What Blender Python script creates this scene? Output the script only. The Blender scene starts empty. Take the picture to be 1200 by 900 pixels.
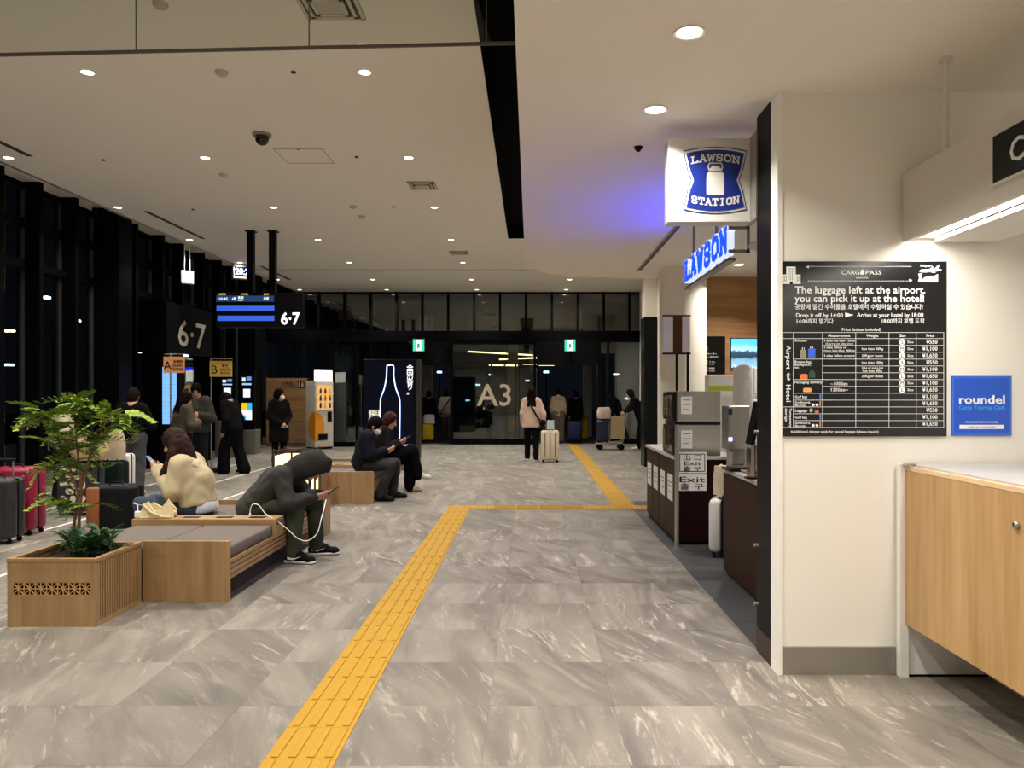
import bpy, bmesh, math, random
import numpy as np
from mathutils import Vector, Matrix

random.seed(7); np.random.seed(7)
SC = bpy.context.scene
COL = SC.collection
PI = math.pi

# ---------------------------------------------------------------- camera, world, exposure
FPX, VX, VY, CAMH = 900.0, 622.0, 462.0, 1.5       # focal length in px, vanishing point, eye height
cam_data = bpy.data.cameras.new('camera')
cam_data.sensor_width = 36.0
cam_data.lens = FPX / 1200.0 * 36.0
cam_data.shift_x = -(VX - 600.0) / 1200.0
cam_data.shift_y = (VY - 450.0) / 1200.0
cam_data.clip_end = 300
cam = bpy.data.objects.new('camera', cam_data)
cam.location = (0, 0, CAMH)
cam.rotation_euler = (PI / 2, 0, 0)
COL.objects.link(cam)
SC.camera = cam

world = bpy.data.worlds.new('night_sky')
SC.world = world
world.use_nodes = True
bgn = world.node_tree.nodes['Background']
bgn.inputs[0].default_value = (0.008, 0.011, 0.016, 1)
bgn.inputs[1].default_value = 0.3

SC.view_settings.view_transform = 'Standard'
SC.view_settings.look = 'None'
SC.view_settings.gamma = 1.0
SC.view_settings.use_curve_mapping = False
SC.view_settings.exposure = 0.3

WARM = (1.0, 0.945, 0.86)
NEUT = (1.0, 0.95, 0.88)
DOWN_W = 42.0          # watts of one hall downlight
SOFFIT_W = 17.0        # watts of one soffit downlight

def px(x, d):
    return (x - VX) / FPX * d

def pz(y, d):
    return CAMH - (y - VY) / FPX * d

# ---------------------------------------------------------------- materials
def srgb(h):
    h = h.lstrip('#')
    c = [int(h[i:i + 2], 16) / 255 for i in (0, 2, 4)]
    return tuple((v / 12.92 if v <= 0.04045 else ((v + 0.055) / 1.055) ** 2.4) for v in c)

MATS = {}
def newmat(name):
    m = bpy.data.materials.new(name)
    m.use_nodes = True
    return m, m.node_tree.nodes, m.node_tree.links, m.node_tree.nodes['Principled BSDF']

def mat(hexc, rough=0.6, metal=0.0, noise=0.06, nscale=12.0, bump=0.0, spec=0.5, coat=0.0):
    """plain surface with a little procedural variation of its own colour"""
    key = (hexc, rough, metal, noise, nscale, bump, spec, coat)
    if key in MATS: return MATS[key]
    m, N, L, b = newmat('mat_%s_%d' % (hexc.strip('#'), len(MATS)))
    c = srgb(hexc)
    b.inputs['Roughness'].default_value = rough
    b.inputs['Metallic'].default_value = metal
    b.inputs['Specular IOR Level'].default_value = spec if max(c) > .02 or metal or rough < .3 else spec * .2
    b.inputs['Coat Weight'].default_value = coat
    tc = N.new('ShaderNodeTexCoord')
    nz = N.new('ShaderNodeTexNoise'); nz.inputs['Scale'].default_value = nscale; nz.inputs['Detail'].default_value = 3
    L.new(tc.outputs['Object'], nz.inputs['Vector'])
    mx = N.new('ShaderNodeMix'); mx.data_type = 'RGBA'
    mx.inputs[6].default_value = tuple(v * (1 - noise) for v in c) + (1,)
    mx.inputs[7].default_value = tuple(min(1, v * (1 + noise)) for v in c) + (1,)
    L.new(nz.outputs['Fac'], mx.inputs[0])
    L.new(mx.outputs[2], b.inputs['Base Color'])
    if bump:
        bp = N.new('ShaderNodeBump'); bp.inputs['Strength'].default_value = bump; bp.inputs['Distance'].default_value = 0.02
        L.new(nz.outputs['Fac'], bp.inputs['Height']); L.new(bp.outputs[0], b.inputs['Normal'])
    MATS[key] = m
    return m

def emat(hexc, strength, name=None):
    key = ('e', hexc, strength)
    if key in MATS: return MATS[key]
    m, N, L, b = newmat(name or 'glow_' + hexc.strip('#'))
    c = srgb(hexc)
    b.inputs['Base Color'].default_value = tuple(v * 0.3 for v in c) + (1,)
    b.inputs['Emission Color'].default_value = c + (1,)
    b.inputs['Emission Strength'].default_value = strength
    b.inputs['Specular IOR Level'].default_value = 0.1
    MATS[key] = m
    return m

def wood(c1, c2, axis='Z', scale=1.0, rough=0.45, seed=0.0):
    """straight-grained wood; grain runs along the axis"""
    key = ('w', c1, c2, axis, scale, rough, seed)
    if key in MATS: return MATS[key]
    m, N, L, b = newmat('wood_%d' % len(MATS))
    tc = N.new('ShaderNodeTexCoord'); oi = N.new('ShaderNodeObjectInfo')
    mp = N.new('ShaderNodeMapping')
    s = {'X': (0.6, 9, 9), 'Y': (9, 0.6, 9), 'Z': (9, 9, 0.6)}[axis]
    mp.inputs['Scale'].default_value = tuple(v * scale for v in s)
    off = N.new('ShaderNodeVectorMath'); off.operation = 'SCALE'; off.inputs[3].default_value = 1.0
    cmb = N.new('ShaderNodeCombineXYZ')
    mul = N.new('ShaderNodeMath'); mul.operation = 'MULTIPLY_ADD'; mul.inputs[1].default_value = 17.0; mul.inputs[2].default_value = seed
    L.new(oi.outputs['Random'], mul.inputs[0])
    for i in range(3): L.new(mul.outputs[0], cmb.inputs[i])
    add = N.new('ShaderNodeVectorMath'); add.operation = 'ADD'
    L.new(tc.outputs['Object'], mp.inputs['Vector'])
    L.new(mp.outputs[0], add.inputs[0]); L.new(cmb.outputs[0], add.inputs[1])
    n1 = N.new('ShaderNodeTexNoise'); n1.inputs['Scale'].default_value = 1.0; n1.inputs['Detail'].default_value = 5; n1.inputs['Distortion'].default_value = 0.6
    n2 = N.new('ShaderNodeTexNoise'); n2.inputs['Scale'].default_value = 5.0; n2.inputs['Detail'].default_value = 3
    L.new(add.outputs[0], n1.inputs['Vector']); L.new(add.outputs[0], n2.inputs['Vector'])
    av = N.new('ShaderNodeMix'); av.inputs[0].default_value = 0.35
    L.new(n1.outputs['Fac'], av.inputs[2]); L.new(n2.outputs['Fac'], av.inputs[3])
    rp = N.new('ShaderNodeValToRGB')
    rp.color_ramp.elements[0].position = 0.32; rp.color_ramp.elements[0].color = srgb(c1) + (1,)
    rp.color_ramp.elements[1].position = 0.68; rp.color_ramp.elements[1].color = srgb(c2) + (1,)
    L.new(av.outputs[0], rp.inputs[0]); L.new(rp.outputs[0], b.inputs['Base Color'])
    b.inputs['Roughness'].default_value = rough
    bp = N.new('ShaderNodeBump'); bp.inputs['Strength'].default_value = 0.08; bp.inputs['Distance'].default_value = 0.005
    L.new(av.outputs[0], bp.inputs['Height']); L.new(bp.outputs[0], b.inputs['Normal'])
    MATS[key] = m
    return m

def stone_tile():
    m, N, L, b = newmat('grey_stone_tile')
    geo = N.new('ShaderNodeNewGeometry'); oi = N.new('ShaderNodeObjectInfo')
    at = N.new('ShaderNodeAttribute'); at.attribute_name = 'tile_rnd'
    r = N.new('ShaderNodeMath'); r.operation = 'ADD'
    L.new(oi.outputs['Random'], r.inputs[0]); L.new(at.outputs['Fac'], r.inputs[1])
    def ma(op, a, bb):
        n = N.new('ShaderNodeMath'); n.operation = op
        for i, v in enumerate((a, bb)):
            if isinstance(v, (int, float)): n.inputs[i].default_value = v
            else: L.new(v, n.inputs[i])
        return n.outputs[0]
    r1 = ma('FRACT', ma('MULTIPLY', r.outputs[0], 7.31), 0)
    r2 = ma('FRACT', ma('MULTIPLY', r.outputs[0], 23.7), 0)
    cmb = N.new('ShaderNodeCombineXYZ')
    L.new(ma('MULTIPLY', r.outputs[0], 31.0), cmb.inputs[0]); L.new(ma('MULTIPLY', r1, 19.0), cmb.inputs[1]); L.new(ma('MULTIPLY', r2, 9.0), cmb.inputs[2])
    add = N.new('ShaderNodeVectorMath'); add.operation = 'ADD'
    L.new(geo.outputs['Position'], add.inputs[0]); L.new(cmb.outputs[0], add.inputs[1])
    vr = N.new('ShaderNodeVectorRotate'); vr.rotation_type = 'Z_AXIS'
    L.new(add.outputs[0], vr.inputs['Vector'])
    L.new(ma('ADD', ma('MULTIPLY', r2, 0.9), -0.75), vr.inputs['Angle'])
    mp = N.new('ShaderNodeMapping'); mp.inputs['Scale'].default_value = (6.5, 1.1, 2)
    L.new(vr.outputs[0], mp.inputs['Vector'])
    n1 = N.new('ShaderNodeTexNoise'); n1.inputs['Scale'].default_value = 0.75; n1.inputs['Detail'].default_value = 5; n1.inputs['Distortion'].default_value = 0.8
    n2 = N.new('ShaderNodeTexNoise'); n2.inputs['Scale'].default_value = 1.7; n2.inputs['Detail'].default_value = 10; n2.inputs['Roughness'].default_value = 0.74; n2.inputs['Distortion'].default_value = 1.3
    n3 = N.new('ShaderNodeTexNoise'); n3.inputs['Scale'].default_value = 45; n3.inputs['Detail'].default_value = 6; n3.inputs['Roughness'].default_value = 0.8
    L.new(mp.outputs[0], n1.inputs['Vector']); L.new(mp.outputs[0], n2.inputs['Vector']); L.new(geo.outputs['Position'], n3.inputs['Vector'])
    rp = N.new('ShaderNodeValToRGB'); e = rp.color_ramp.elements
    e[0].position = 0.30; e[0].color = srgb('#625d56') + (1,)
    e[1].position = 0.70; e[1].color = srgb('#8b8479') + (1,)
    x = e.new(0.5); x.color = srgb('#787168') + (1,)
    L.new(n1.outputs['Fac'], rp.inputs[0])
    # bright veins, stronger on some tiles
    vn = N.new('ShaderNodeValToRGB'); e = vn.color_ramp.elements
    e[0].position = 0.54; e[0].color = (0, 0, 0, 1); e[1].position = 0.66; e[1].color = (1, 1, 1, 1)
    L.new(n2.outputs['Fac'], vn.inputs[0])
    fac = ma('MULTIPLY', vn.outputs[0], ma('ADD', ma('MULTIPLY', ma('POWER', r1, 2.0), 0.75), 0.22))
    m1 = N.new('ShaderNodeMix'); m1.data_type = 'RGBA'
    L.new(fac, m1.inputs[0]); L.new(rp.outputs[0], m1.inputs[6]); m1.inputs[7].default_value = srgb('#c2baab') + (1,)
    # fine grit and one tone per tile
    m2 = N.new('ShaderNodeMix'); m2.data_type = 'RGBA'; m2.blend_type = 'MULTIPLY'; m2.inputs[0].default_value = 1.0
    L.new(m1.outputs[2], m2.inputs[6])
    tone = ma('ADD', ma('ADD', ma('MULTIPLY', ma('POWER', r2, 0.7), 0.26), 0.60), ma('MULTIPLY', n3.outputs['Fac'], 0.42))
    cc = N.new('ShaderNodeCombineColor')
    for i in range(3): L.new(tone, cc.inputs[i])
    L.new(cc.outputs[0], m2.inputs[7])
    L.new(m2.outputs[2], b.inputs['Base Color'])
    b.inputs['Roughness'].default_value = 0.5
    bp = N.new('ShaderNodeBump'); bp.inputs['Strength'].default_value = 0.12; bp.inputs['Distance'].default_value = 0.006
    L.new(n2.outputs['Fac'], bp.inputs['Height']); L.new(bp.outputs[0], b.inputs['Normal'])
    return m

def glass(tint=(0.72, 0.78, 0.78), ior=2.05, name='window_glass', frost=0.0):
    m = bpy.data.materials.new(name); m.use_nodes = True
    N, L = m.node_tree.nodes, m.node_tree.links
    N.remove(N['Principled BSDF']); out = N['Material Output']
    fr = N.new('ShaderNodeFresnel'); ge = N.new('ShaderNodeNewGeometry')
    iv = N.new('ShaderNodeMix'); iv.inputs[2].default_value = ior; iv.inputs[3].default_value = 1 / ior     # a thin sheet: same reflectance from both sides
    L.new(ge.outputs['Backfacing'], iv.inputs[0]); L.new(iv.outputs[0], fr.inputs[0])
    tr = N.new('ShaderNodeBsdfTransparent'); tr.inputs[0].default_value = tint + (1,)
    gl = N.new('ShaderNodeBsdfGlossy'); gl.inputs['Roughness'].default_value = frost; gl.inputs[0].default_value = (0.95, 0.97, 1, 1)
    nz = N.new('ShaderNodeTexNoise'); nz.inputs['Scale'].default_value = 0.7
    mp = N.new('ShaderNodeMapRange'); mp.inputs[3].default_value = 0.9; mp.inputs[4].default_value = 1.1
    L.new(nz.outputs['Fac'], mp.inputs[0])
    mu = N.new('ShaderNodeMath'); mu.operation = 'MULTIPLY'
    L.new(fr.outputs[0], mu.inputs[0]); L.new(mp.outputs[0], mu.inputs[1])
    mx = N.new('ShaderNodeMixShader')
    L.new(mu.outputs[0], mx.inputs[0]); L.new(tr.outputs[0], mx.inputs[1]); L.new(gl.outputs[0], mx.inputs[2])
    L.new(mx.outputs[0], out.inputs[0])
    return m

# ---------------------------------------------------------------- mesh building
class MB:
    """collects shapes into one mesh"""
    def __init__(s): s.v = []; s.f = []; s.m = []; s.sm = []
    def add(s, vs, fs, mi=0, smooth=False):
        o = len(s.v); s.v += [tuple(v) for v in vs]
        s.f += [tuple(i + o for i in f) for f in fs]; s.m += [mi] * len(fs); s.sm += [smooth] * len(fs)
        return s
    def box(s, x0, x1, y0, y1, z0, z1, bev=0.0, mi=0):
        if bev:
            bm = bmesh.new(); bmesh.ops.create_cube(bm, size=1)
            for v in bm.verts:
                v.co = Vector(((x0 + x1) / 2 + v.co.x * (x1 - x0), (y0 + y1) / 2 + v.co.y * (y1 - y0), (z0 + z1) / 2 + v.co.z * (z1 - z0)))
            bev = min(bev, 0.45 * min(x1 - x0, y1 - y0, z1 - z0))
            bmesh.ops.bevel(bm, geom=bm.edges[:], offset=bev, segments=2 if bev > 0.012 else 1, affect='EDGES', profile=0.5)
            bm.verts.index_update()
            s.add([v.co for v in bm.verts], [[v.index for v in f.verts] for f in bm.faces], mi, bev > 0.012)
            bm.free(); return s
        return s.add([(x0, y0, z0), (x1, y0, z0), (x1, y1, z0), (x0, y1, z0), (x0, y0, z1), (x1, y0, z1), (x1, y1, z1), (x0, y1, z1)],
                     [(0, 3, 2, 1), (4, 5, 6, 7), (0, 1, 5, 4), (1, 2, 6, 5), (2, 3, 7, 6), (3, 0, 4, 7)], mi)
    def cyl(s, p0, p1, r0, r1=None, n=12, mi=0, caps=True, smooth=True):
        r1 = r0 if r1 is None else r1
        p0, p1 = Vector(p0), Vector(p1); d = (p1 - p0).normalized()
        a = d.orthogonal().normalized(); b = d.cross(a)
        vs = []
        for p, r in ((p0, r0), (p1, r1)):
            vs += [p + (a * math.cos(2 * PI * i / n) + b * math.sin(2 * PI * i / n)) * r for i in range(n)]
        s.add(vs, [(i, (i + 1) % n, n + (i + 1) % n, n + i) for i in range(n)], mi, smooth)
        if caps: s.add(vs, [tuple(range(n))[::-1], tuple(range(n, 2 * n))], mi)
        return s
    def tube(s, pts, r, n=8, mi=0):
        pts = [Vector(p) for p in pts]; rs = r if isinstance(r, (list, tuple)) else [r] * len(pts)
        vs = []; a = None
        for i, p in enumerate(pts):
            t = (pts[min(i + 1, len(pts) - 1)] - pts[max(i - 1, 0)]).normalized()
            if a is None: a = t.orthogonal().normalized()
            else:
                a = (a - t * a.dot(t)); a = a.normalized() if a.length > 1e-5 else t.orthogonal().normalized()
            b = t.cross(a)
            vs += [p + (a * math.cos(2 * PI * k / n) + b * math.sin(2 * PI * k / n)) * rs[i] for k in range(n)]
        fs = [(i * n + k, i * n + (k + 1) % n, (i + 1) * n + (k + 1) % n, (i + 1) * n + k) for i in range(len(pts) - 1) for k in range(n)]
        s.add(vs, fs, mi, True)
        s.add(vs, [tuple(range(n))[::-1], tuple(range((len(pts) - 1) * n, len(pts) * n))], mi)
        return s
    def lathe(s, prof, c=(0, 0, 0), n=24, mi=0):
        vs = [(c[0] + r * math.cos(2 * PI * k / n), c[1] + r * math.sin(2 * PI * k / n), c[2] + z) for r, z in prof for k in range(n)]
        s.add(vs, [(i * n + k, i * n + (k + 1) % n, (i + 1) * n + (k + 1) % n, (i + 1) * n + k) for i in range(len(prof) - 1) for k in range(n)], mi, True)
        if prof[0][0] > 1e-4: s.add(vs, [tuple(range(n))[::-1]], mi)
        if prof[-1][0] > 1e-4: s.add(vs, [tuple(range((len(prof) - 1) * n, len(prof) * n))], mi)
        return s
    def prism(s, poly, t0, t1, frame=None, mi=0):
        """poly of (u,v), extruded from t0 to t1; frame maps (u,v,t) to a point"""
        frame = frame or (lambda u, v, t: (u, v, t)); n = len(poly)
        vs = [frame(u, v, t0) for u, v in poly] + [frame(u, v, t1) for u, v in poly]
        return s.add(vs, [tuple(range(n))[::-1], tuple(range(n, 2 * n))] + [(i, (i + 1) % n, n + (i + 1) % n, n + i) for i in range(n)], mi)
    def mesh(s, name, mats):
        me = bpy.data.meshes.new(name)
        me.from_pydata(s.v, [], s.f)
        mats = mats if isinstance(mats, (list, tuple)) else [mats]
        for m in mats: me.materials.append(m)
        me.polygons.foreach_set('material_index', s.m)
        me.polygons.foreach_set('use_smooth', s.sm)
        bm = bmesh.new(); bm.from_mesh(me); bmesh.ops.recalc_face_normals(bm, faces=bm.faces); bm.to_mesh(me); bm.free()
        me.update()
        return me
    def build(s, name, mats, parent=None, loc=None, rot=None):
        return link(name, s.mesh(name, mats), parent, loc, rot)

def link(name, me, parent=None, loc=None, rot=None):
    o = bpy.data.objects.new(name, me); COL.objects.link(o)
    if parent: o.parent = parent
    if loc: o.location = loc
    if rot: o.rotation_euler = rot
    return o

def tag(o, label=None, cat=None, group=None, kind=None):
    if label: o['label'] = label
    if cat: o['category'] = cat
    if group: o['group'] = group
    if kind: o['kind'] = kind
    return o

def thing(name, label, cat, loc=(0, 0, 0), rz=0.0, group=None):
    o = bpy.data.objects.new(name, None); COL.objects.link(o)
    o.location = loc; o.rotation_euler = (0, 0, rz); o.empty_display_size = 0.1
    return tag(o, label, cat, group)

def BX(name, b, m, parent=None, bev=0.0):
    return MB().box(*b, bev=bev).build(name, m, parent)

# ---------------------------------------------------------------- lettering
FRAMES = {  # right, up, out
    '-Y': (Vector((1, 0, 0)), Vector((0, 0, 1)), Vector((0, -1, 0))),
    '+X': (Vector((0, 1, 0)), Vector((0, 0, 1)), Vector((1, 0, 0))),
    '-X': (Vector((0, -1, 0)), Vector((0, 0, 1)), Vector((-1, 0, 0))),
    '+Z': (Vector((1, 0, 0)), Vector((0, 1, 0)), Vector((0, 0, 1))),
}
def text(s, h, loc, face, m, parent, align='CENTER', bold=0.0, width=None, name='lettering', rot=0.0, ext=0.0015, res=2, squash=1.0, split=False):
    """cap height about h, baseline at loc; bold widens the strokes (share of h)"""
    cu = bpy.data.curves.new('t', 'FONT'); cu.body = s; cu.size = h / 0.72; cu.align_x = align
    cu.resolution_u = res; cu.offset = bold * h * 0.45; cu.extrude = ext
    ob = bpy.data.objects.new('t', cu); COL.objects.link(ob)
    me = bpy.data.meshes.new_from_object(ob.evaluated_get(bpy.context.evaluated_depsgraph_get()))
    bpy.data.objects.remove(ob); bpy.data.curves.remove(cu)
    if not me.vertices: return None
    R, U, O = FRAMES[face] if isinstance(face, str) else face
    xs = [v.co.x for v in me.vertices]; k = squash
    if width: k = width / max(1e-6, max(xs) - min(xs))
    c, sn = math.cos(rot), math.sin(rot); loc = Vector(loc)
    for v in me.vertices:
        x, y, z = v.co.x * k, v.co.y, v.co.z
        v.co = loc + R * (x * c - y * sn) + U * (x * sn + y * c) + O * (z + ext)
    me.materials.clear(); me.materials.append(m)
    if not split: return link(name, me, parent)
    bm = bmesh.new(); bm.from_mesh(me); seen = set()
    for f0 in bm.faces:                      # one object for each character
        if f0 in seen: continue
        isl, todo = [], [f0]; seen.add(f0)
        while todo:
            f = todo.pop(); isl.append(f)
            for e in f.edges:
                for g in e.link_faces:
                    if g not in seen: seen.add(g); todo.append(g)
        vs = list({v for f in isl for v in f.verts}); ix = {v: i for i, v in enumerate(vs)}
        MB().add([v.co for v in vs], [[ix[v] for v in f.verts] for f in isl]).build('numeral' if s[0].isdigit() else 'letter', m, parent)
    bm.free()

def frame_on(face, o):
    """(u,v,t) on a face: u right, v up, t outwards, from the origin o"""
    R, U, O = FRAMES[face]; o = Vector(o)
    return lambda u, v, t: o + R * u + U * v + O * t

# slab-serif capitals as centre lines in a 1 x 1 cell, with serif bars
SLAB = {
    'L': ([[(.25, 0), (.25, 1)], [(.25, .02), (.9, .02), (.9, .28)]], [(.25, 1, .2), (.2, 0, .15)]),
    'A': ([[(.12, 0), (.5, 1), (.88, 0)], [(.28, .34), (.72, .34)]], [(.12, 0, .16), (.88, 0, .16), (.42, 1, .12)]),
    'W': ([[(.05, 1), (.28, 0), (.5, .8), (.72, 0), (.95, 1)]], [(.07, 1, .16), (.93, 1, .16)]),
    'S': ([[(.85, .72), (.85, .9), (.68, 1), (.32, 1), (.16, .88), (.16, .66), (.3, .55), (.7, .46), (.86, .34), (.86, .12), (.68, 0), (.32, 0), (.14, .1), (.14, .3)]], []),
    'O': ([[(.5, 1), (.2, .9), (.12, .7), (.12, .3), (.2, .1), (.5, 0), (.8, .1), (.88, .3), (.88, .7), (.8, .9), (.5, 1)]], []),
    'N': ([[(.16, 0), (.16, 1), (.84, 0), (.84, 1)]], [(.16, 0, .16), (.12, 1, .14), (.84, 1, .16)]),
    'T': ([[(.5, 0), (.5, 1)], [(.1, .74), (.1, .98), (.9, .98), (.9, .74)]], [(.5, 0, .2)]),
    'I': ([[(.5, 0), (.5, 1)]], [(.5, 0, .26), (.5, 1, .26)]),
}
def slab_letter(mb, ch, fr, u, v, w, h, th, t0, t1, mi=0, bend=None):
    cnt = [0]
    def quad(a, b, k):
        cnt[0] += 1
        dx, dy = b[0] - a[0], b[1] - a[1]; l = math.hypot(dx, dy) or 1
        nx, ny = -dy / l * k / 2, dx / l * k / 2; ex, ey = dx / l * k * .45, dy / l * k * .45
        poly = [(a[0] - ex + nx, a[1] - ey + ny), (a[0] - ex - nx, a[1] - ey - ny), (b[0] + ex - nx, b[1] + ey - ny), (b[0] + ex + nx, b[1] + ey + ny)]
        if bend: poly = [(p[0], p[1] + bend(p[0])) for p in poly]
        mb.prism(poly, t0, t1 + (cnt[0] % 7) * (t1 - t0) * .03, fr, mi)
    lines, serifs = SLAB[ch]
    P = lambda p: (u + p[0] * w, v + th / 2 + p[1] * (h - th))
    for ln in lines:
        for a, b in zip(ln, ln[1:]): quad(P(a), P(b), th)
    for x, y, half in serifs:
        quad(P((x - half, y)), P((x + half, y)), th * .8)
# ================================================================ SETTING
M_TILE = stone_tile()
M_CEIL = mat('#f3ede3', 0.9, noise=0.02, nscale=2)
M_WHITE = mat('#ece8df', 0.75, noise=0.015, nscale=3)
M_BLACK = mat('#0b0b0c', 0.45, noise=0.1)
M_FRAME = mat('#08090a', 0.5, noise=0.1, spec=.25)
M_DARKMET = mat('#1a1a1c', 0.35, 0.6)
M_STEEL = mat('#b9b6b0', 0.28, 0.9, noise=0.05)
M_ALU = mat('#9a958c', 0.4, 0.55, noise=0.05)
M_GLASS = glass()
M_PLINTH = mat('#6f6a63', 0.6)
LAMP_DISC = emat('#fff3dc', 6.0)

CZ, SZ = 4.6, 3.12          # hall ceiling, low soffit
YB, YF = -11.0, 23.3        # back wall, entrance glass
XL = -8.0                   # window wall

# ---- floor: base slab, single stone tiles near the camera, the rest as one part
floor = tag(BX('floor', (XL - .3, 6.2, YB, YF + .1, -0.2, -0.012), mat('#5f5c58', 0.8)), kind='structure')
tiles = []
GX0, GY0, T = -0.2, 3.70, 0.6
XS = 1.33                   # line where the shop front meets the hall
def tile_rect(x0, x1, y0, y1): tiles.append((x0, x1, y0, y1))
for i in range(-14, 4):
    for j in range(-24, 33):
        x0, y0 = GX0 + i * T, GY0 + j * T
        x1, y1 = x0 + T, y0 + T
        x0 = max(x0, XL); y1 = min(y1, YF); y0 = max(y0, YB)
        if y1 - y0 < .02 or x1 <= XL: continue
        if x0 < XS: tile_rect(x0, min(x1, XS), y0, y1)
for i in range(0, 8):
    for j in range(-24, 1):
        y0, y1 = max(GY0 + j * T, YB), min(GY0 + (j + 1) * T, 4.12)
        if y1 - y0 < .02: continue
        tile_rect(XS + i * T, min(XS + (i + 1) * T, 6.1), y0, y1)
for i in range(0, 4):       # hall floor past the shop
    for j in range(11, 33):
        x0, x1 = XS + i * T, min(XS + (i + 1) * T, 3.3)
        y0, y1 = max(GY0 + j * T, 10.75), min(GY0 + (j + 1) * T, YF)
        if y1 - y0 > .02: tile_rect(x0, x1, y0, y1)
def tile_size(t):
    cx, cy = (t[0] + t[1]) / 2, (t[2] + t[3]) / 2
    if cy < 2.7: return 0
    u, v = VX + cx / cy * FPX, VY + CAMH / cy * FPX
    if u < -60 or u > 1260 or v > 985: return 0
    return (t[1] - t[0]) * (t[3] - t[2]) / cy ** 3
tiles.sort(key=tile_size, reverse=True)
G = 0.0003
tile_meshes = {}
def tile_mesh(w, d):
    k = (round(w, 3), round(d, 3))
    if k not in tile_meshes:
        mb = MB(); x, y, c = w / 2 - G, d / 2 - G, 0.0004
        vs = [(-x, -y, -.012), (x, -y, -.012), (x, y, -.012), (-x, y, -.012), (-x, -y, -c), (x, -y, -c), (x, y, -c), (-x, y, -c),
              (-x + c, -y + c, 0), (x - c, -y + c, 0), (x - c, y - c, 0), (-x + c, y - c, 0)]
        fs = [(8, 9, 10, 11)] + [(a, (a + 1) % 4, 4 + (a + 1) % 4, 4 + a) for a in range(4)] + [(4 + a, 4 + (a + 1) % 4, 8 + (a + 1) % 4, 8 + a) for a in range(4)]
        tile_meshes[k] = mb.add(vs, fs).mesh('tile', M_TILE)
    return tile_meshes[k]
for t in tiles[:300]:
    link('tile', tile_mesh(t[1] - t[0], t[3] - t[2]), floor, ((t[0] + t[1]) / 2, (t[2] + t[3]) / 2, random.uniform(-.0004, .0003)))
rest = MB(); rr = []
for t in tiles[300:]:
    rest.box(t[0] + G, t[1] - G, t[2] + G, t[3] - G, -.012, 0); rr += [random.random()] * 8
o = rest.build('distant_tiles', M_TILE, floor); tag(o, kind='stuff')
att = o.data.attributes.new('tile_rnd', 'FLOAT', 'POINT'); att.data.foreach_set('value', rr)

M_SHOPFLOOR = mat('#3f3f40', 0.5, noise=0.15, nscale=3)
fs_ = tag(BX('floor_shop', (XS, 4.9, 4.5, 10.7, -.15, .001), M_SHOPFLOOR), kind='structure')
for i in range(6):
    for j in range(11):
        BX('tile', (XS + .003 + i * .6, XS + .597 + i * .6, 4.5 + j * .56, 4.5 + j * .56 + .557, .001, .003), M_SHOPFLOOR, fs_)
tag(BX('trim_1', (XS - .012, XS, 4.5, 7.62, -.005, .0025), M_ALU), kind='structure')

# ---- tactile paving: each yellow tile a thing of the strip, ridges its own geometry
M_YEL = mat('#a97f06', 0.55, noise=0.10, nscale=25, bump=0.05)
def tactile_mesh(bars, w, d):
    mb = MB().box(-w / 2 + .001, w / 2 - .001, -d / 2 + .001, d / 2 - .001, 0, .003)
    if bars == 'Y':
        for k in range(4):
            x = (k - 1.5) * w / 4
            mb.box(x - .017, x + .017, -d / 2 + .012, d / 2 - .012, .003, .008, bev=.003)
    elif bars == 'X':
        for k in range(4):
            y = (k - 1.5) * d / 4
            mb.box(-w / 2 + .012, w / 2 - .012, y - .017, y + .017, .003, .008, bev=.003)
    else:
        for a in range(5):
            for b in range(5):
                x, y = (a - 2) * w / 5.2, (b - 2) * d / 5.2
                mb.cyl((x, y, .003), (x, y, .008), .017, .011, 8)
    return mb.mesh('tactile_tile', M_YEL)
TM = {k: tactile_mesh(k, .3, .3) for k in ('Y', 'X', 'D')}
def strip(label, cells):
    root = thing('tactile_strip', label, 'tactile paving', (cells[0][0], cells[0][1], 0.0))
    for x, y, k in cells:
        link('tactile_tile', TM[k], root, (x - cells[0][0], y - cells[0][1], 0.0005))
XT = -0.945
strip('long yellow tactile paving strip running up the hall from the foreground to the corner', [(XT, 1.2 + .3 * k, 'Y') for k in range(30)])
xs = [XT + .3 * k for k in range(9)]
strip('short yellow tactile paving strip crossing the hall towards the shop counter',
      [(XT + .3 * k, 10.2, 'D' if k < 2 or k > 5 else 'X') for k in range(9)])
strip('yellow tactile paving strip leading from the crossing to the automatic doors', [(1.25, 10.5 + .3 * k, 'Y') for k in range(42)])

# ---- white queue lines on the floor
for x, y0, y1, lab in ((-4.38, 5.6, 12.2, 'closest to the benches'), (-5.37, 6.5, 17.0, 'second from the benches'), (-6.3, 6.5, 17.0, 'third from the benches'), (-7.3, 7.0, 15.0, 'closest to the windows')):
    tag(MB().box(x - .02, x + .02, y0, y1, 0, .0015).build('queue_line', mat('#e6e4de', 0.6)), 'thin white queue line taped on the floor, ' + lab, 'floor line', 'white queue lines')

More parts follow.
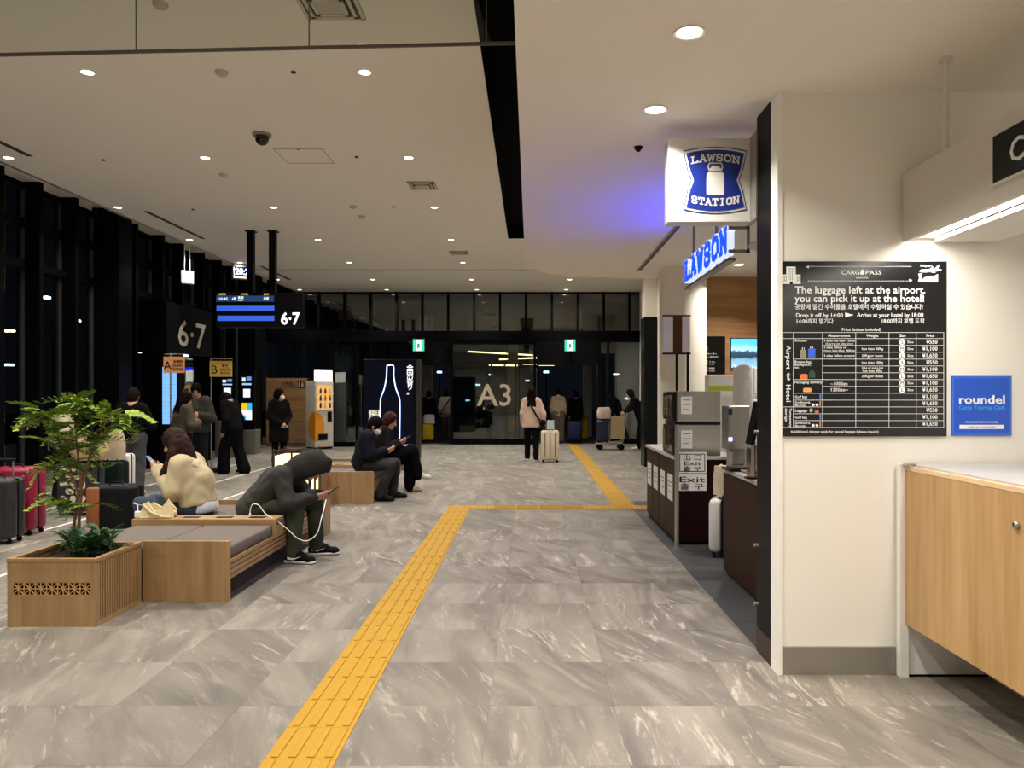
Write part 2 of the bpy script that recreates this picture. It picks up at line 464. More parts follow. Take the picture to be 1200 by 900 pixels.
# ---- window wall on the left
wl = tag(MB().box(XL - .25, XL, YB, YF, 4.8, 5.15).box(XL - .25, XL + .02, YB, YF, -.1, .2).build('wall_left', [M_CEIL]), kind='structure')
wl.data.materials.append(M_PLINTH)
for p in wl.data.polygons:
    if p.center.z < 1: p.material_index = 1
cols = [(14.0, 14.45), (20.9, 21.35), (7.6, 8.05)]
mulls = [8.6, 9.55, 10.35, 11.25, 12.15, 13.1, 15.1, 16.2, 17.1, 18.2, 19.2, 20.1, 22.1]
BX('header', (XL - .1, XL + .06, YB, YF, 4.72, 4.82), M_FRAME, wl)
for z in (3.47, 4.12):
    BX('transom', (XL - .08, XL + .1, YB, YF, z, z + .13), M_FRAME, wl)
mm = MB().box(-.1, .26, -.05, .05, 0, 4.75).mesh('mullion', M_FRAME)
for y in mulls: link('mullion', mm, wl, (XL, y, .1))
for a, b in cols: BX('pillar', (XL - .1, XL + .5, a, b, 0, 4.9), M_FRAME, wl)
edges = sorted([(y - .05, y + .05) for y in mulls] + cols)
for k in range(len(edges) - 1):
    y0, y1 = edges[k][1], edges[k + 1][0]
    for z0, z1 in ((.2, 3.47), (3.6, 4.12), (4.25, 4.72)):
        BX('pane', (XL - .02, XL - .01, y0, y1, z0, z1), M_GLASS, wl)
    BX('sash', (XL - .02, XL + .03, y1 - .02, y1, .2, 4.72), mat('#55565a', .4, .5), wl)
y = 7.6
while y > YB:
    y0 = max(y - 3.0, YB); BX('pane', (XL - .02, XL - .01, y0, y, .2, 4.72), M_GLASS, wl); BX('mullion', (XL - .1, XL + .26, y0, y0 + .1, .1, 4.8), M_FRAME, wl); y = y0

# ---- entrance glass wall at the far end
wf = tag(MB().box(XL, 3.5, YF - .02, YF + .25, CZ - .05, CZ + .5).box(XL, 3.5, YF - .1, YF + .2, 3.08, 3.42).build('wall_far', M_FRAME), kind='structure')
fm = [-5.64 + .785 * k for k in range(-3, 12)]
for x in fm:
    BX('mullion', (x - .035, x + .035, YF - .08, YF + .12, 3.4, CZ), M_FRAME, wf)
for a, b in zip([XL] + fm, fm + [3.4]):
    if b - a > .15: BX('pane', (a + .035, b - .035, YF, YF + .012, 3.42, CZ - .05), M_GLASS, wf)
for a, b in ((XL, -7.2), (-7.2, -6.42), (-6.42, -5.85), (-5.85, -5.1), (-5.1, -4.3), (-4.3, -3.38)):
    BX('pane', (a + .03, b - .03, YF, YF + .012, .15, 3.08), M_GLASS, wf)
    BX('mullion', (b - .03, b + .03, YF - .06, YF + .1, 0, 3.1), M_FRAME, wf)
BX('sill', (XL, -3.35, YF - .08, YF + .12, 0, .15), M_FRAME, wf)
# door headers
for a, b in ((-3.35, -2.38), (.18, 2.05)):
    BX('door_header', (a, b, YF - .12, YF + .2, 2.38, 3.08), M_BLACK, wf)
BX('door_jamb', (-3.4, -3.3, YF - .1, YF + .2, 0, 3.1), M_BLACK, wf)
BX('door_jamb', (2.02, 2.12, YF - .1, YF + .2, 0, 3.1), M_BLACK, wf)
BX('door_jamb', (2.3, 2.38, YF - .1, YF + .2, 0, 3.1), M_BLACK, wf)
BX('pane', (2.12, 2.3, YF, YF + .012, 0.1, 3.08), M_GLASS, wf)
BX('pane', (2.38, 3.4, YF, YF + .012, 0.16, 3.08), M_GLASS, wf)
BX('sill', (2.1, 3.45, YF - .08, YF + .12, 0, .16), M_FRAME, wf)
# the big fixed panel with A3 on it
dp = tag(MB().box(-2.4, .16, YF - .45, YF - .33, 0, .17).box(-2.4, .16, YF - .45, YF - .33, 2.98, 3.1).box(-2.4, -2.31, YF - .45, YF - .33, .17, 2.98)
         .box(.08, .16, YF - .45, YF - .33, .17, 2.98).box(-2.4, .16, YF - .45, YF + .1, 3.08, 3.12).build('window_1', M_FRAME), 'fixed entrance glazing with large A3 lettering', kind='structure')
BX('pane', (-2.31, .08, YF - .40, YF - .39, .17, 2.98), glass((.62, .68, .66), 1.75, 'door_glass'), dp)
for x in (-1.18, -.78, -.45):
    BX('door_stile', (x - .03, x + .03, YF - .28, YF - .24, .1, 2.4), M_FRAME, dp)
text('A3', .66, ((px(581, YF)), YF - .402, pz(475, YF)), '-Y', mat('#c9b8a2', .6), dp, bold=.03, split=True)
# sliding leaves parked behind
for n, (a, b) in enumerate(((-2.35, -1.3), (-.4, .25)), 1):
    d = tag(MB().box(a, b, YF + .02, YF + .06, 0, .1).box(a, b, YF + .02, YF + .06, 2.3, 2.4).box(a, a + .06, YF + .02, YF + .06, .1, 2.3).box(b - .06, b, YF + .02, YF + .06, .1, 2.3).build('door_%d' % n, M_FRAME), kind='structure')
    BX('pane', (a + .06, b - .06, YF + .035, YF + .045, .1, 2.3), M_GLASS, d)
# draught lobby side glass left of the sign totem
lob = tag(MB().box(-5.72, -4.5, 21.9, 21.98, 0, .14).box(-5.72, -5.62, 21.9, 22.0, 0, 3.1).box(-5.0, -4.92, 21.9, 22.0, 0, 3.1).box(-5.72, -5.64, 21.9, YF, 0, .14)
          .box(-5.72, -3.35, 21.85, YF, 3.0, 3.12).build('wall_lobby', M_FRAME), kind='structure')
BX('pane', (-5.62, -5.0, 21.93, 21.94, .14, 3.0), M_GLASS, lob)
BX('pane', (-4.92, -3.4, 21.93, 21.94, .14, 3.0), M_GLASS, lob)
BX('pane', (-5.68, -5.67, 22.0, YF, .14, 3.0), M_GLASS, lob)

# ---- ceiling and low soffit
cl = tag(MB().box(-7.1, -.45, YB, YF, CZ, CZ + .16).box(.12, 6.2, YB, YF, CZ, CZ + .16).box(-.45, .12, 15.3, YF, CZ, CZ + .16)
         .box(XL - .2, -7.06, YB, YF, 5.12, 5.25).box(-7.12, -7.06, YB, YF, CZ, 5.14).build('ceiling', M_CEIL), kind='structure')
MB().box(-.47, .14, YB, 15.3, CZ + .3, CZ + .34).box(-.455, -.445, YB, 15.3, CZ + .001, CZ + .3).box(.115, .125, YB, 15.3, CZ + .001, CZ + .3).box(-.45, .12, 15.295, 15.305, CZ + .001, CZ + .3).build('black_slot', mat('#050505', .9), cl)
BX('ceiling_joint', (-7.1, 3.3, 19.1, 19.12, CZ - .004, CZ + .01), mat('#8d8577', .9), cl)
poly = [(-.07, YB), (-.07, 8.2)]
cps = [(-.07, 8.2), (-.07, 8.97), (-.01, 9.75), (.24, 10.34), (.6, 10.56), (1.54, 10.72), (2.4, 10.74)]
for i in range(len(cps) - 1):
    p0, p1, p2, p3 = cps[max(i - 1, 0)], cps[i], cps[i + 1], cps[min(i + 2, len(cps) - 1)]
    for k in range(1, 7):
        t = k / 6
        poly.append(tuple(.5 * ((2 * p1[a]) + (p2[a] - p0[a]) * t + (2 * p0[a] - 5 * p1[a] + 4 * p2[a] - p3[a]) * t * t + (3 * p1[a] - p0[a] - 3 * p2[a] + p3[a]) * t ** 3) for a in (0, 1)))
poly += [(6.2, 10.74), (6.2, YB)]
so = tag(MB().prism(poly, SZ, CZ - .002).build('ceiling_soffit', mat('#ece5d8', .9, noise=.02, nscale=2)), kind='structure')
BX('shutter_slot', (1.40, 1.445, 4.5, 10.0, SZ - .004, SZ + .01), mat('#4a4741', .7), so)
BX('slot_edge', (1.385, 1.40, 4.5, 10.0, SZ - .012, SZ + .01), M_ALU, so)

# ---- right side: white wall by the luggage counter, shop shell, far pillar
wr = tag(BX('wall_right', (XS, 6.2, 4.12, 4.2, 0, SZ), M_WHITE), kind='structure')
BX('corner_trim', (XS - .012, XS + .012, 4.1, 4.215, 0, SZ), mat('#f1eee8', .6), wr)
tag(BX('baseboard_right', (XS + .013, 1.95, 4.105, 4.12, 0, .148), M_ALU), kind='structure')
bj = tag(BX('trim_2', (XS - .005, XS + .09, 4.21, 4.50, .14, SZ), M_BLACK), 'black metal jamb of the shop front', kind='structure')
BX('kick_plate', (XS - .008, XS + .092, 4.21, 4.50, 0, .14), mat('#3a2622', .5), bj)
for z in (.28, .62, 1.28):
    MB().cyl((XS - .03, 4.47, z), (XS - .004, 4.47, z), .012, .012, 8).cyl((XS - .02, 4.47, z), (XS - .02, 4.50, z), .006, .006, 6).build('bolt', M_STEEL, bj)
tag(BX('wall_shop', (2.30, 4.9, 10.6, 10.74, 0, SZ), wood('#8a5e35', '#b98a55', 'X', .8, .55)), 'wood-panelled back wall of the shop', kind='structure')
tag(BX('wall_shop_side', (4.9, 5.0, 4.2, 10.74, 0, SZ), M_WHITE), kind='structure')
tag(BX('trim_3', (2.16, 2.30, 10.5, 10.74, 0, SZ), mat('#5b5148', .6)), kind='structure')
tag(BX('wall_passage', (2.62, 2.75, 10.74, 16.4, 0, CZ), M_CEIL), kind='structure')
tag(BX('wall_end', (3.3, 3.42, 16.4, YF, 0, CZ), M_CEIL), kind='structure')
pl = tag(BX('wall_pillar', (2.37, 3.42, 15.9, 16.4, 3.1, CZ), M_CEIL), kind='structure')
BX('black_cladding', (2.35, 3.42, 15.88, 16.42, 0, 3.1), mat('#0f1416', .3, noise=.1), pl)
tag(BX('wall_back', (XL - .2, 6.2, YB - .15, YB, 0, CZ + .6), mat('#b9b0a2', .8)), kind='structure')
tag(BX('wall_right_rear', (6.1, 6.2, YB, 4.2, 0, CZ), M_WHITE), kind='structure')
# round column inside the shop front
c = MB().lathe([(.30, 0), (.30, SZ)], (1.98, 10.0, 0), 40).build('wall_column', mat('#e8e2d5', .6))
tag(c, 'round cream column at the shop front', kind='structure')
MB().lathe([(.304, 0), (.304, .12)], (1.98, 10.0, 0), 40).build('skirting', M_DARKMET, c)

# ---- outside, in the dark
tag(BX('ground_outside', (-30, 20, YF + .1, 70, -.2, -.01), mat('#2b2c2e', .7, noise=.2)), kind='structure')
tag(BX('ground_roadside', (-40, XL - .3, YB, YF + 40, -.2, -.01), mat('#1d1e20', .6, noise=.2)), kind='structure')
tag(BX('roof_outside', (-9, 8, YF + .3, 33, 4.3, 4.5), mat('#35332f', .8)), kind='structure')
for x0, x1, y0, nm in ((-3.95, -3.5, 27, 'wall_outside_1'), (1.86, 2.15, 27, 'wall_outside_2'), (-.9, -.5, 30, 'wall_outside_3')):
    tag(BX(nm, (x0, x1, y0, y0 + .4, 0, 4.3), mat('#8f8a82', .7)), kind='structure')
for x, y, z, l, a in ((-1.2, 30.5, 3.1, 2.6, .16), (-.2, 31.5, 2.95, 2.2, -.12), (.3, 29.5, 2.6, 1.2, .0), (-.9, 28.5, 2.55, 1.3, .05)):
    t = MB().box(-l / 2, l / 2, -.03, .03, 0, .05).build('canopy_light', emat('#ffd79a', 5.0), None, (x, y, z), (0, a * .3, a))
    MB().cyl((0, 0, .05), (0, 0, 4.3 - z), .01, None, 6).build('hanger', M_DARKMET, t)
    tag(t, 'warm tube light under the canopy outside, behind the A3 glass, %s' % {3.1: 'topmost', 2.95: 'second from top', 2.6: 'third from top', 2.55: 'lowest'}[z], 'tube light', 'canopy tube lights outside')
rng = random.Random(3)
for k in range(14):
    x, y = rng.uniform(-26, -11), rng.uniform(14, 30); z = rng.uniform(2.2, 4.2)
    r = thing('street_light', 'small distant street light in the dark beyond the windows', 'street light', (x, y, 0), group='street lights beyond the windows')
    MB().cyl((0, 0, 0), (0, 0, z), .04, .03, 8).cyl((0, 0, z), (.5, 0, z + .1), .03, .025, 6).build('pole', M_DARKMET, r)
    MB().box(.3, .75, -.08, .08, z + .06, z + .12, bev=.01).build('lamp_head', emat('#cfe0ff' if k % 3 else '#ffdca8', 14.0), r)

FL = ('left of the A3 lettering', 'low beside the A3 lettering', 'right edge of the A3 glass', 'top of the right doorway', 'above the letter A', 'in the left doorway', 'in the glass above the trolley', 'behind the person with the trolley')
for k, (x_, y_, d) in enumerate(((560, 452, 45), (548, 470, 50), (618, 447, 48), (640, 437, 42), (575, 440, 55), (515, 437, 46), (722, 440, 40), (735, 468, 44))):
    r = thing('street_light', 'small cool light far outside, ' + FL[k], 'street light', (px(x_, d), d, 0), group='lights far outside the entrance')
    zz = pz(y_, d); MB().cyl((0, 0, 0), (0, 0, zz), .05, .04, 8).build('pole', M_DARKMET, r); MB().box(-.14, .14, -.1, .1, zz, zz + .1, bev=.02).build('lamp_head', emat('#a9d4ff' if k % 2 else '#e8f2ff', 4.0), r)
# ---- ceiling lamps
ring = MB().lathe([(.054, 0), (.068, -.004), (.074, -.008), (.073, -.002), (.07, 0)], n=20).mesh('trim_ring', mat('#e8e4da', .5))
disc = MB().lathe([(0.0001, .0), (.056, .0), (.056, .012)], n=20).mesh('lens', LAMP_DISC)
def downlight(x, y, z, w, label, group, r=.05):
    t = thing('downlight', label, 'ceiling light', (x, y, z), group=group)
    link('trim_ring', ring, t); link('lens', disc, t, (0, 0, -.003))
    ld = bpy.data.lights.new('downlight_lamp', 'AREA'); ld.shape = 'DISK'; ld.size = 2 * r; ld.energy = w; ld.color = WARM; ld.spread = math.radians(125)
    lo = bpy.data.objects.new('lamp', ld); COL.objects.link(lo); lo.parent = t; lo.location = (0, 0, -.012)
ORD = ['first', 'second', 'third', 'fourth', 'fifth', 'sixth', 'seventh', 'eighth', 'ninth']
rows = [7.4, 10.07, 12.74, 15.41, 18.08, 20.75, 22.75]
for i, yy in enumerate(rows):
    for xx, side in ((-6.85, 'in the row along the window wall'), (-4.27, 'in the row above the benches'), (-1.6, 'in the row beside the black ceiling slot'), (1.05, 'in the row past the low soffit')):
        if xx > 0 and yy < 12: continue
        downlight(xx, yy, CZ, DOWN_W * (.72 if yy > 14 else 1) * (.6 if xx < -6 else 1), 'round recessed downlight %s, %s from the camera' % (side, ORD[i] if xx < 0 else ORD[i - 2]), 'hall ceiling downlights')
for yy in (4.73, 2.06, -1.5, -5, -8.5):
    for xx in (-6.85, -4.27, -1.6):
        downlight(xx, yy, CZ, DOWN_W, 'round recessed downlight in the ceiling before the glass smoke screen', 'hall ceiling downlights behind the camera')
for yy, lab in ((4.37, 'close to the shop sign'), (3.44, 'closer to the camera')):
    downlight(.71, yy, SZ, SOFFIT_W, 'round downlight in the low white soffit, ' + lab, 'soffit downlights')
for yy in (2.2, .6, -2, -5):
    downlight(.71, yy, SZ, SOFFIT_W, 'round downlight in the low white soffit over the walkway', 'soffit downlights behind the camera')
for xx in (3.4, 4.9):  # added lamps out of view; their bounced light lifts the soffit
    for yy in (-.2, -1.8, -3.4, -5.0):
        downlight(xx, yy, SZ, SOFFIT_W * 2.1, 'added round downlight over the unseen staff side of the luggage counter', 'added staff side fill downlights')
for xx, yy in ((2.6, 9.6), (2.4, 6.4), (3.6, 8)):
    downlight(xx, yy, SZ, SOFFIT_W * 1.3, 'round downlight in the shop ceiling', 'shop downlights')

# ---- small things on the ceiling
det = MB().lathe([(.06, 0), (.06, -.01), (.05, -.03), (.025, -.045), (.0001, -.047)], n=20)
for x_, y_, lab in ((188, 4, 'round ceiling speaker behind the glass smoke screen'), (262, 204, 'small round smoke detector on ceiling beyond the dome camera'), (414, 241.5, 'flat round smoke detector close to the diffuser'), (424, 253, 'flat round smoke detector, second of the close pair'), (260, 84, 'faint round ceiling sensor between two downlights')):
    d = (CZ - CAMH) * FPX / (VY - y_)
    tag(det.build('ceiling_sensor', mat('#c4bbab', .7), None, (px(x_, d), d, CZ)), lab, 'sensor')
d = (CZ - CAMH) * FPX / (VY - 157)
t = thing('dome_camera', 'black dome security camera on the beige ceiling', 'camera', (px(307, d), d, CZ))
MB().lathe([(.1, 0), (.11, -.012), (.1, -.03), (.08, -.03)], n=24).build('mount', mat('#8d8578', .6), t)
MB().lathe([(.08, -.02), (.08, -.06), (.072, -.09), (.05, -.12), (.02, -.134), (.0001, -.136)], n=24).build('dome', mat('#08080a', .08), t)
d = 10.0
t = tag(MB().box(-.31, -.305, -.3, .3, -.004, 0).box(.305, .31, -.3, .3, -.004, 0).box(-.31, .31, -.3, -.295, -.004, 0).box(-.31, .31, .295, .3, -.004, 0)
        .box(-.02, .02, -.28, -.26, -.004, 0).build('access_hatch', mat('#6e675c', .8), None, (px(357, d), d, CZ)), 'square access hatch outline in the beige ceiling', 'hatch')
def diffuser(x_, y_, s, lab):
    d = (CZ - CAMH) * FPX / (VY - y_)
    t = thing('air_diffuser', lab, 'air vent', (px(x_, d), d, CZ))
    mb = MB()
    for a, z in ((s, -.006), (s * .78, -.016), (s * .55, -.024)):
        for bx_ in ((-a, a, -a, -a + .03), (-a, a, a - .03, a), (-a, -a + .03, -a, a), (a - .03, a, -a, a)): mb.box(*bx_, z - .01, z)
    mb.build('louvre_frame', mat('#cfc6b6', .6), t)
    BX('core', (-s * .5, s * .5, -s * .5, s * .5, -.03, -.02), mat('#c2b9a9', .6), t)
    BX('dark_throat', (-s, s, -s, s, -.002, -.001), mat('#57514a', .9), t)
diffuser(386, 5, .24, 'square air diffuser above the glass smoke screen'); diffuser(495, 217, .2, 'square air diffuser near the black slot'); diffuser(538, 296, .2, 'small far square air diffuser near the slot end')
for y0, y1, lab in ((8.4, 10.0, 'nearest the camera'), (13.0, 15.3, 'above the exit sign rods'), (18.6, 20.8, 'behind the departure board')):
    tag(BX('slot_diffuser', (-6.56, -6.48, y0, y1, CZ - .004, CZ + .001), mat('#3a352f', .8)), 'narrow black linear slot diffuser, ' + lab, 'air vent', 'linear slot diffusers')
for x_, y_, sl_ in ((344, 84, 'just beyond the glass smoke screen'), (418, 183.5, 'right of the access hatch'), (121, 187, 'between the first two window-side downlights'), (226, 245, 'above the exit box'), (461, 242, 'close to the flat smoke detectors')):
    d = (CZ - CAMH) * FPX / (VY - y_)
    tag(MB().lathe([(.025, 0), (.022, -.015), (.0001, -.02)], n=10).build('sprinkler', mat('#3b3630', .5), None, (px(x_, d), d, CZ)), 'tiny sprinkler head in the beige ceiling ' + sl_, 'sprinkler', 'ceiling sprinkler heads')
d = 1458 / (VY - 172)
tag(MB().lathe([(.03, 0), (.028, -.01), (.012, -.03), (.0001, -.035)], n=12).build('soffit_sensor', M_BLACK, None, (px(748, d), d, SZ)), 'small black sensor on the white soffit by the shop sign', 'sensor')

# ---- glass smoke screen hanging across the hall
sm = thing('smoke_screen', 'glass smoke screen hung from the ceiling across the hall', 'smoke screen', (-.1, 5.71, 4.1), -.05)
M_SCREEN = glass((.9, .92, .9), 1.35, 'screen_glass')
x = -.23; first = True
BX('pane', (-.225, .02, -.004, .004, .02, .5), M_SCREEN, sm)
for k in range(6):
    BX('pane', (x - 1.335, x - .005, -.004, .004, .02, .5), M_SCREEN, sm)
    BX('joint', (x - .006, x + .002, -.006, .006, .02, .5), mat('#6a655d', .5), sm)
    x -= 1.34
BX('rail', (x, .02, -.01, .01, 0, .022), mat('#5d5850', .6), sm)
# ================================================================ BENCHES AND PLANTERS
OAK1, OAK2 = '#8c6d47', '#ae8d61'
M_OAKZ = wood(OAK1, OAK2, 'Z', 1.0); M_OAKX = wood(OAK1, OAK2, 'X', 1.0); M_OAKY = wood(OAK1, OAK2, 'Y', 1.0)
M_CUSH = mat('#6b625a', 0.95, noise=.08, nscale=180, bump=.3)
M_SOIL = mat('#2a2019', 1, noise=.3, nscale=40, bump=.5)
M_SOCKET = mat('#151517', .35)
PW, PD, PH = .575, .575, .44
lat_cache = {}
def planter(label, x, y, rz):
    """box with its lattice front at local -Y and its slatted side at local +X, corner at local (0,0)"""
    r = thing('planter', label, 'planter', (x, y, 0), rz, 'oak planters')
    w, d, h, t = PW, PD, PH, .022
    oz0, oz1, ox0, ox1 = .205, .285, -w + .035, -.035
    f = MB().box(-w, 0, 0, t, .0, oz0).box(-w, 0, 0, t, oz1, h - .022).box(-w, ox0, 0, t, oz0, oz1).box(ox1, 0, 0, t, oz0, oz1)
    f.build('front_panel', M_OAKZ, r)
    BX('vent_backing', (ox0, ox1, .012, .016, oz0, oz1), mat('#1e120a', .95), r)
    # hemp-leaf lattice
    lt = MB(); fr = frame_on('-Y', (ox0, .004, oz0)); W, H = ox1 - ox0, oz1 - oz0; n = 7; c = W / n; k = .003
    def bar(a, b):
        dx, dy = b[0] - a[0], b[1] - a[1]; l = math.hypot(dx, dy); nx, ny = -dy / l * k / 2, dx / l * k / 2
        lt.prism([(a[0] + nx, a[1] + ny), (a[0] - nx, a[1] - ny), (b[0] - nx, b[1] - ny), (b[0] + nx, b[1] + ny)], -.006, .004, fr)
    for i in range(n):
        u = i * c
        bar((u, 0), (u + c, H)); bar((u, H), (u + c, 0)); bar((u, 0), (u, H)); bar((u, H / 2), (u + c, H / 2)); bar((u + c / 2, 0), (u + c / 2, H))
    for b_ in ((0, 0, W, 0), (0, H, W, H), (W, 0, W, H)): bar(b_[:2], b_[2:])
    tag(lt.build('lattice', mat('#d3a970', .5), r), 'carved hemp-leaf lattice strip')
    # slatted side
    MB().box(-t, 0, t, d, 0, .03).box(-t, 0, t, d, h - .035, h - .022).box(-t, 0, t, t + .02, .03, h - .035).box(-t, 0, d - .02, d, .03, h - .035).build('side_frame', M_OAKY, r)
    BX('side_backing', (-t, -.014, t, d, .03, h - .03), mat('#2c1c0f', .9), r)
    ns = 17; pitch = (d - .04 - t) / ns
    sm_ = MB().box(-.014, 0, -pitch * .27, pitch * .27, .03, h - .035).mesh('slat', M_OAKZ)
    for i in range(ns): link('slat', sm_, r, (0, t + .02 + (i + .5) * pitch, 0))
    MB().box(-w, -w + t, t, d, 0, h - .022).box(-w + t, -t, d - t, d, 0, h - .022).build('back_panels', M_OAKZ, r)
    MB().box(-w - .004, .004, -.004, .03, h - .022, h).box(-w - .004, .004, d - .03, d + .004, h - .022, h).box(-w - .004, -w + .03, .03, d - .03, h - .022, h).box(-.03, .004, .03, d - .03, h - .022, h).build('rim', M_OAKX, r)
    BX('soil', (-w + t, -t, t, d - t, h - .12, h - .06), M_SOIL, r)
    return r

def bench(label, x, y):
    """double-sided bench, its near right corner at (x, y); 1.18 wide and 2.2 deep"""
    r = thing('bench', label, 'bench', (x, y, 0), 0, 'oak benches')
    W, L, ph = 1.18, 2.2, .443
    # end panels: the near one on the right half, the far one on the left half
    BX('end_panel', (-.625, 0, 0, .03, 0, ph), M_OAKZ, r, .003)
    BX('end_panel', (-W, -W + .625, L - .03, L, 0, ph), M_OAKZ, r, .003)
    # side rails, each of four slats
    for xs_, ya, yb in ((-.028, .03, L), (-W, 0, L - .03)):
        for k in range(4):
            BX('rail_slat', (xs_, xs_ + .028, ya, yb, .165 + k * .036, .165 + k * .036 + .028), M_OAKY, r)
    MB().box(-.024, -.03 + .002, .03, L, .165, .30).box(-W + .026, -W + .03, 0, L - .03, .165, .30).build('rail_backing', mat('#2e2013', .9), r)
    BX('deck', (-W + .03, -.03, .03, L - .03, .27, .305), mat('#54401f', .8), r)
    BX('plinth', (-.16, -.10, .3, 1.9, 0, .27), mat('#3a3530', .8), r); BX('plinth', (-W + .1, -W + .16, .3, 1.9, 0, .27), mat('#3a3530', .8), r)
    for ya, yb in ((.035, .955), (1.16, L - .04)):
        for xa, xb in ((-W + .012, -W / 2 - .002), (-W / 2 + .002, -.012)):
            BX('cushion', (xa, xb, ya, yb, .305, .395), M_CUSH, r, .016)
    tr = MB().box(-W - .015, -W / 2 - .001, .95, 1.165, .415, .445).box(-W / 2 + .001, .018, .95, 1.165, .415, .445).box(-W - .015, -W / 2 - .001, .95, .972, .392, .415).box(-W / 2 + .001, .018, .95, .972, .392, .415)
    tr.build('charging_shelf', M_OAKX, r)
    for xa in (-W - .015, -.012):
        BX('shelf_leg', (xa, xa + .03, .95, 1.165, .29, .392), M_OAKZ, r)
    so_ = MB().box(-.068, .068, -.03, .03, 0, .004, bev=.002).mesh('power_outlet', M_SOCKET)
    for k in range(4): link('power_outlet', so_, r, (-W + .17 + .28 * k, 1.05, .445))
    return r

BX1, BY1 = -2.172, 5.53
bench('wide oak bench with grey cushions where the hooded man sits', BX1, BY1)
planter('oak planter with lattice strip and slatted side holding the small tree', -2.80, 4.950, 0)
planter('oak planter at the far end of the hooded man\'s bench, holding a lit lantern', -2.745, 8.32, PI)
BX2, BY2 = -2.15, 10.5
bench('far oak bench where two people in dark clothes sit', BX2, BY2)
planter('oak planter standing before the far bench', -2.775, 9.915, 0)
for rt in [o for o in COL.objects if o.name.startswith('planter') and o.parent is None and abs(o.rotation_euler.z) > 1]:
    rt.location.x = -2.745

# lantern in the far planter
lx, ly = -2.44, 8.02
t = thing('lantern', 'lit paper lantern with dark wooden frame in the far planter', 'lantern', (lx, ly, .38))
a, h = .185, .52
fr = MB()
for sx in (-a, a):
    for sy in (-a, a): fr.box(sx - .012, sx + .012, sy - .012, sy + .012, 0, h + .04)
for z in (.02, .26, h):
    for s in (-a, a): fr.box(-a, a, s - .009, s + .009, z, z + .018).box(s - .009, s + .009, -a, a, z, z + .018)
for s in (-a, a): fr.box(-.008, .008, s - .01, s + .01, .02, h).box(s - .01, s + .01, -.008, .008, .02, h)
fr.box(-.01, .01, -a, a, h, h + .03).box(-a, a, -.01, .01, h, h + .03)
fr.build('frame', mat('#2a1a10', .5), t)
BX('paper_shade', (-a + .012, a - .012, -a + .012, a - .012, .03, h - .03), emat('#ffe3ad', 1.7), t)

# ---- small tree in the first planter
t = thing('potted_tree', 'slender young tree with feathery green leaves in the oak planter', 'tree', (-3.10, 5.24, .37)); t.scale = (.88, .88, 1.05)
M_BARK = mat('#7a5537', .8, noise=.25, nscale=40, bump=.4)
rng = random.Random(11)
stems = [[(0, 0, 0), (-.02, 0, .22), (.01, .01, .42), (-.06, .0, .62), (-.13, -.01, .78), (-.2, 0, .93)],
         [(.015, .01, 0), (.015, .01, .25), (.03, .02, .45), (.015, .0, .66), (.0, -.01, .82), (.03, .01, 1.0)],
         [(.0, .015, .4), (.06, .03, .58), (.1, .05, .74), (.2, .08, .92)]]
for s in stems: MB().tube(s, [.014 - .0022 * i for i in range(len(s))], 7).build('stem', M_BARK, t)
def lmat(c):
    m = mat(c, .65, noise=.3, nscale=30, spec=.2)
    return m
M_LEAF = [lmat('#748f30'), lmat('#54742b'), lmat('#8fa640')]
def pinnate(n, L, lw, ll, mi_mat, droop):
    mb = MB()
    pts = [(L * k / n, 0, -droop * (k / n) ** 2 * L) for k in range(n + 1)]
    mb.tube(pts, .0022, 4)
    for k in range(1, n + 1):
        p = Vector(pts[k]); sides = (-1, 1) if k < n else (0,)
        for s in sides:
            d = Vector((.55, s * .85, -.12)).normalized() if s else Vector((1, 0, -.2)).normalized()
            l_ = ll * (1 - .35 * abs(k / n - .5) * 2 * .6); w_ = d.cross(Vector((0, 0, 1))).normalized() * lw
            up = Vector((0, 0, .006))
            vs = [p, p + d * l_ * .35 + w_ * .5 + up, p + d * l_ * .72 + w_ * .38 + up, p + d * l_, p + d * l_ * .72 - w_ * .38 + up, p + d * l_ * .35 - w_ * .5 + up, p + d * l_ * .5]
            mb.add(vs, [(0, 1, 6), (1, 2, 6), (2, 3, 6), (3, 4, 6), (4, 5, 6), (5, 0, 6)], 0, True)
    return mb.mesh('leaf', mi_mat)
leafs = [pinnate(6, .19, .038, .072, M_LEAF[i % 3], .3 + .2 * i) for i in range(3)] + [pinnate(5, .16, .034, .062, M_LEAF[2], .2)]
def sprout(par, p, az, el, sc, me):
    o = link('leaf', me, par, p); o.scale = (sc,) * 3
    o.rotation_euler = (rng.uniform(-.4, .4), -el, az)
clusters = [((-.2, 0, .93), 16, .1), ((.03, .01, 1.0), 16, .1), ((.2, .08, .92), 16, .1), ((-.13, -.01, .78), 12, .09), ((.0, 0, .82), 9, .08), ((.12, .05, .76), 11, .08), ((-.07, 0, .62), 8, .06), ((-.02, 0, .36), 3, .04), ((.07, .03, .58), 7, .06), ((-.3, 0, .95), 7, .08), ((.3, .09, .95), 7, .08)]
for p, n, s in clusters:
    for k in range(n):
        q = (p[0] + rng.gauss(0, s * .5), p[1] + rng.gauss(0, s * .5), p[2] + rng.gauss(0, s * .35))
        sprout(t, q, rng.uniform(0, 2 * PI), rng.uniform(-.35, .75), rng.uniform(.75, 1.15), rng.choice(leafs))
for a_, b_ in (((-.2, 0, .93), (-.32, 0, .97)), ((.2, .08, .92), (.32, .09, .97)), ((-.03, 0, .5), (-.2, -.02, .62)), ((.02, .01, .3), (.14, -.05, .36)), ((-.02, 0, .33), (-.14, -.04, .40))):
    MB().tube([a_, b_], [.005, .003], 5).build('twig', M_BARK, t)
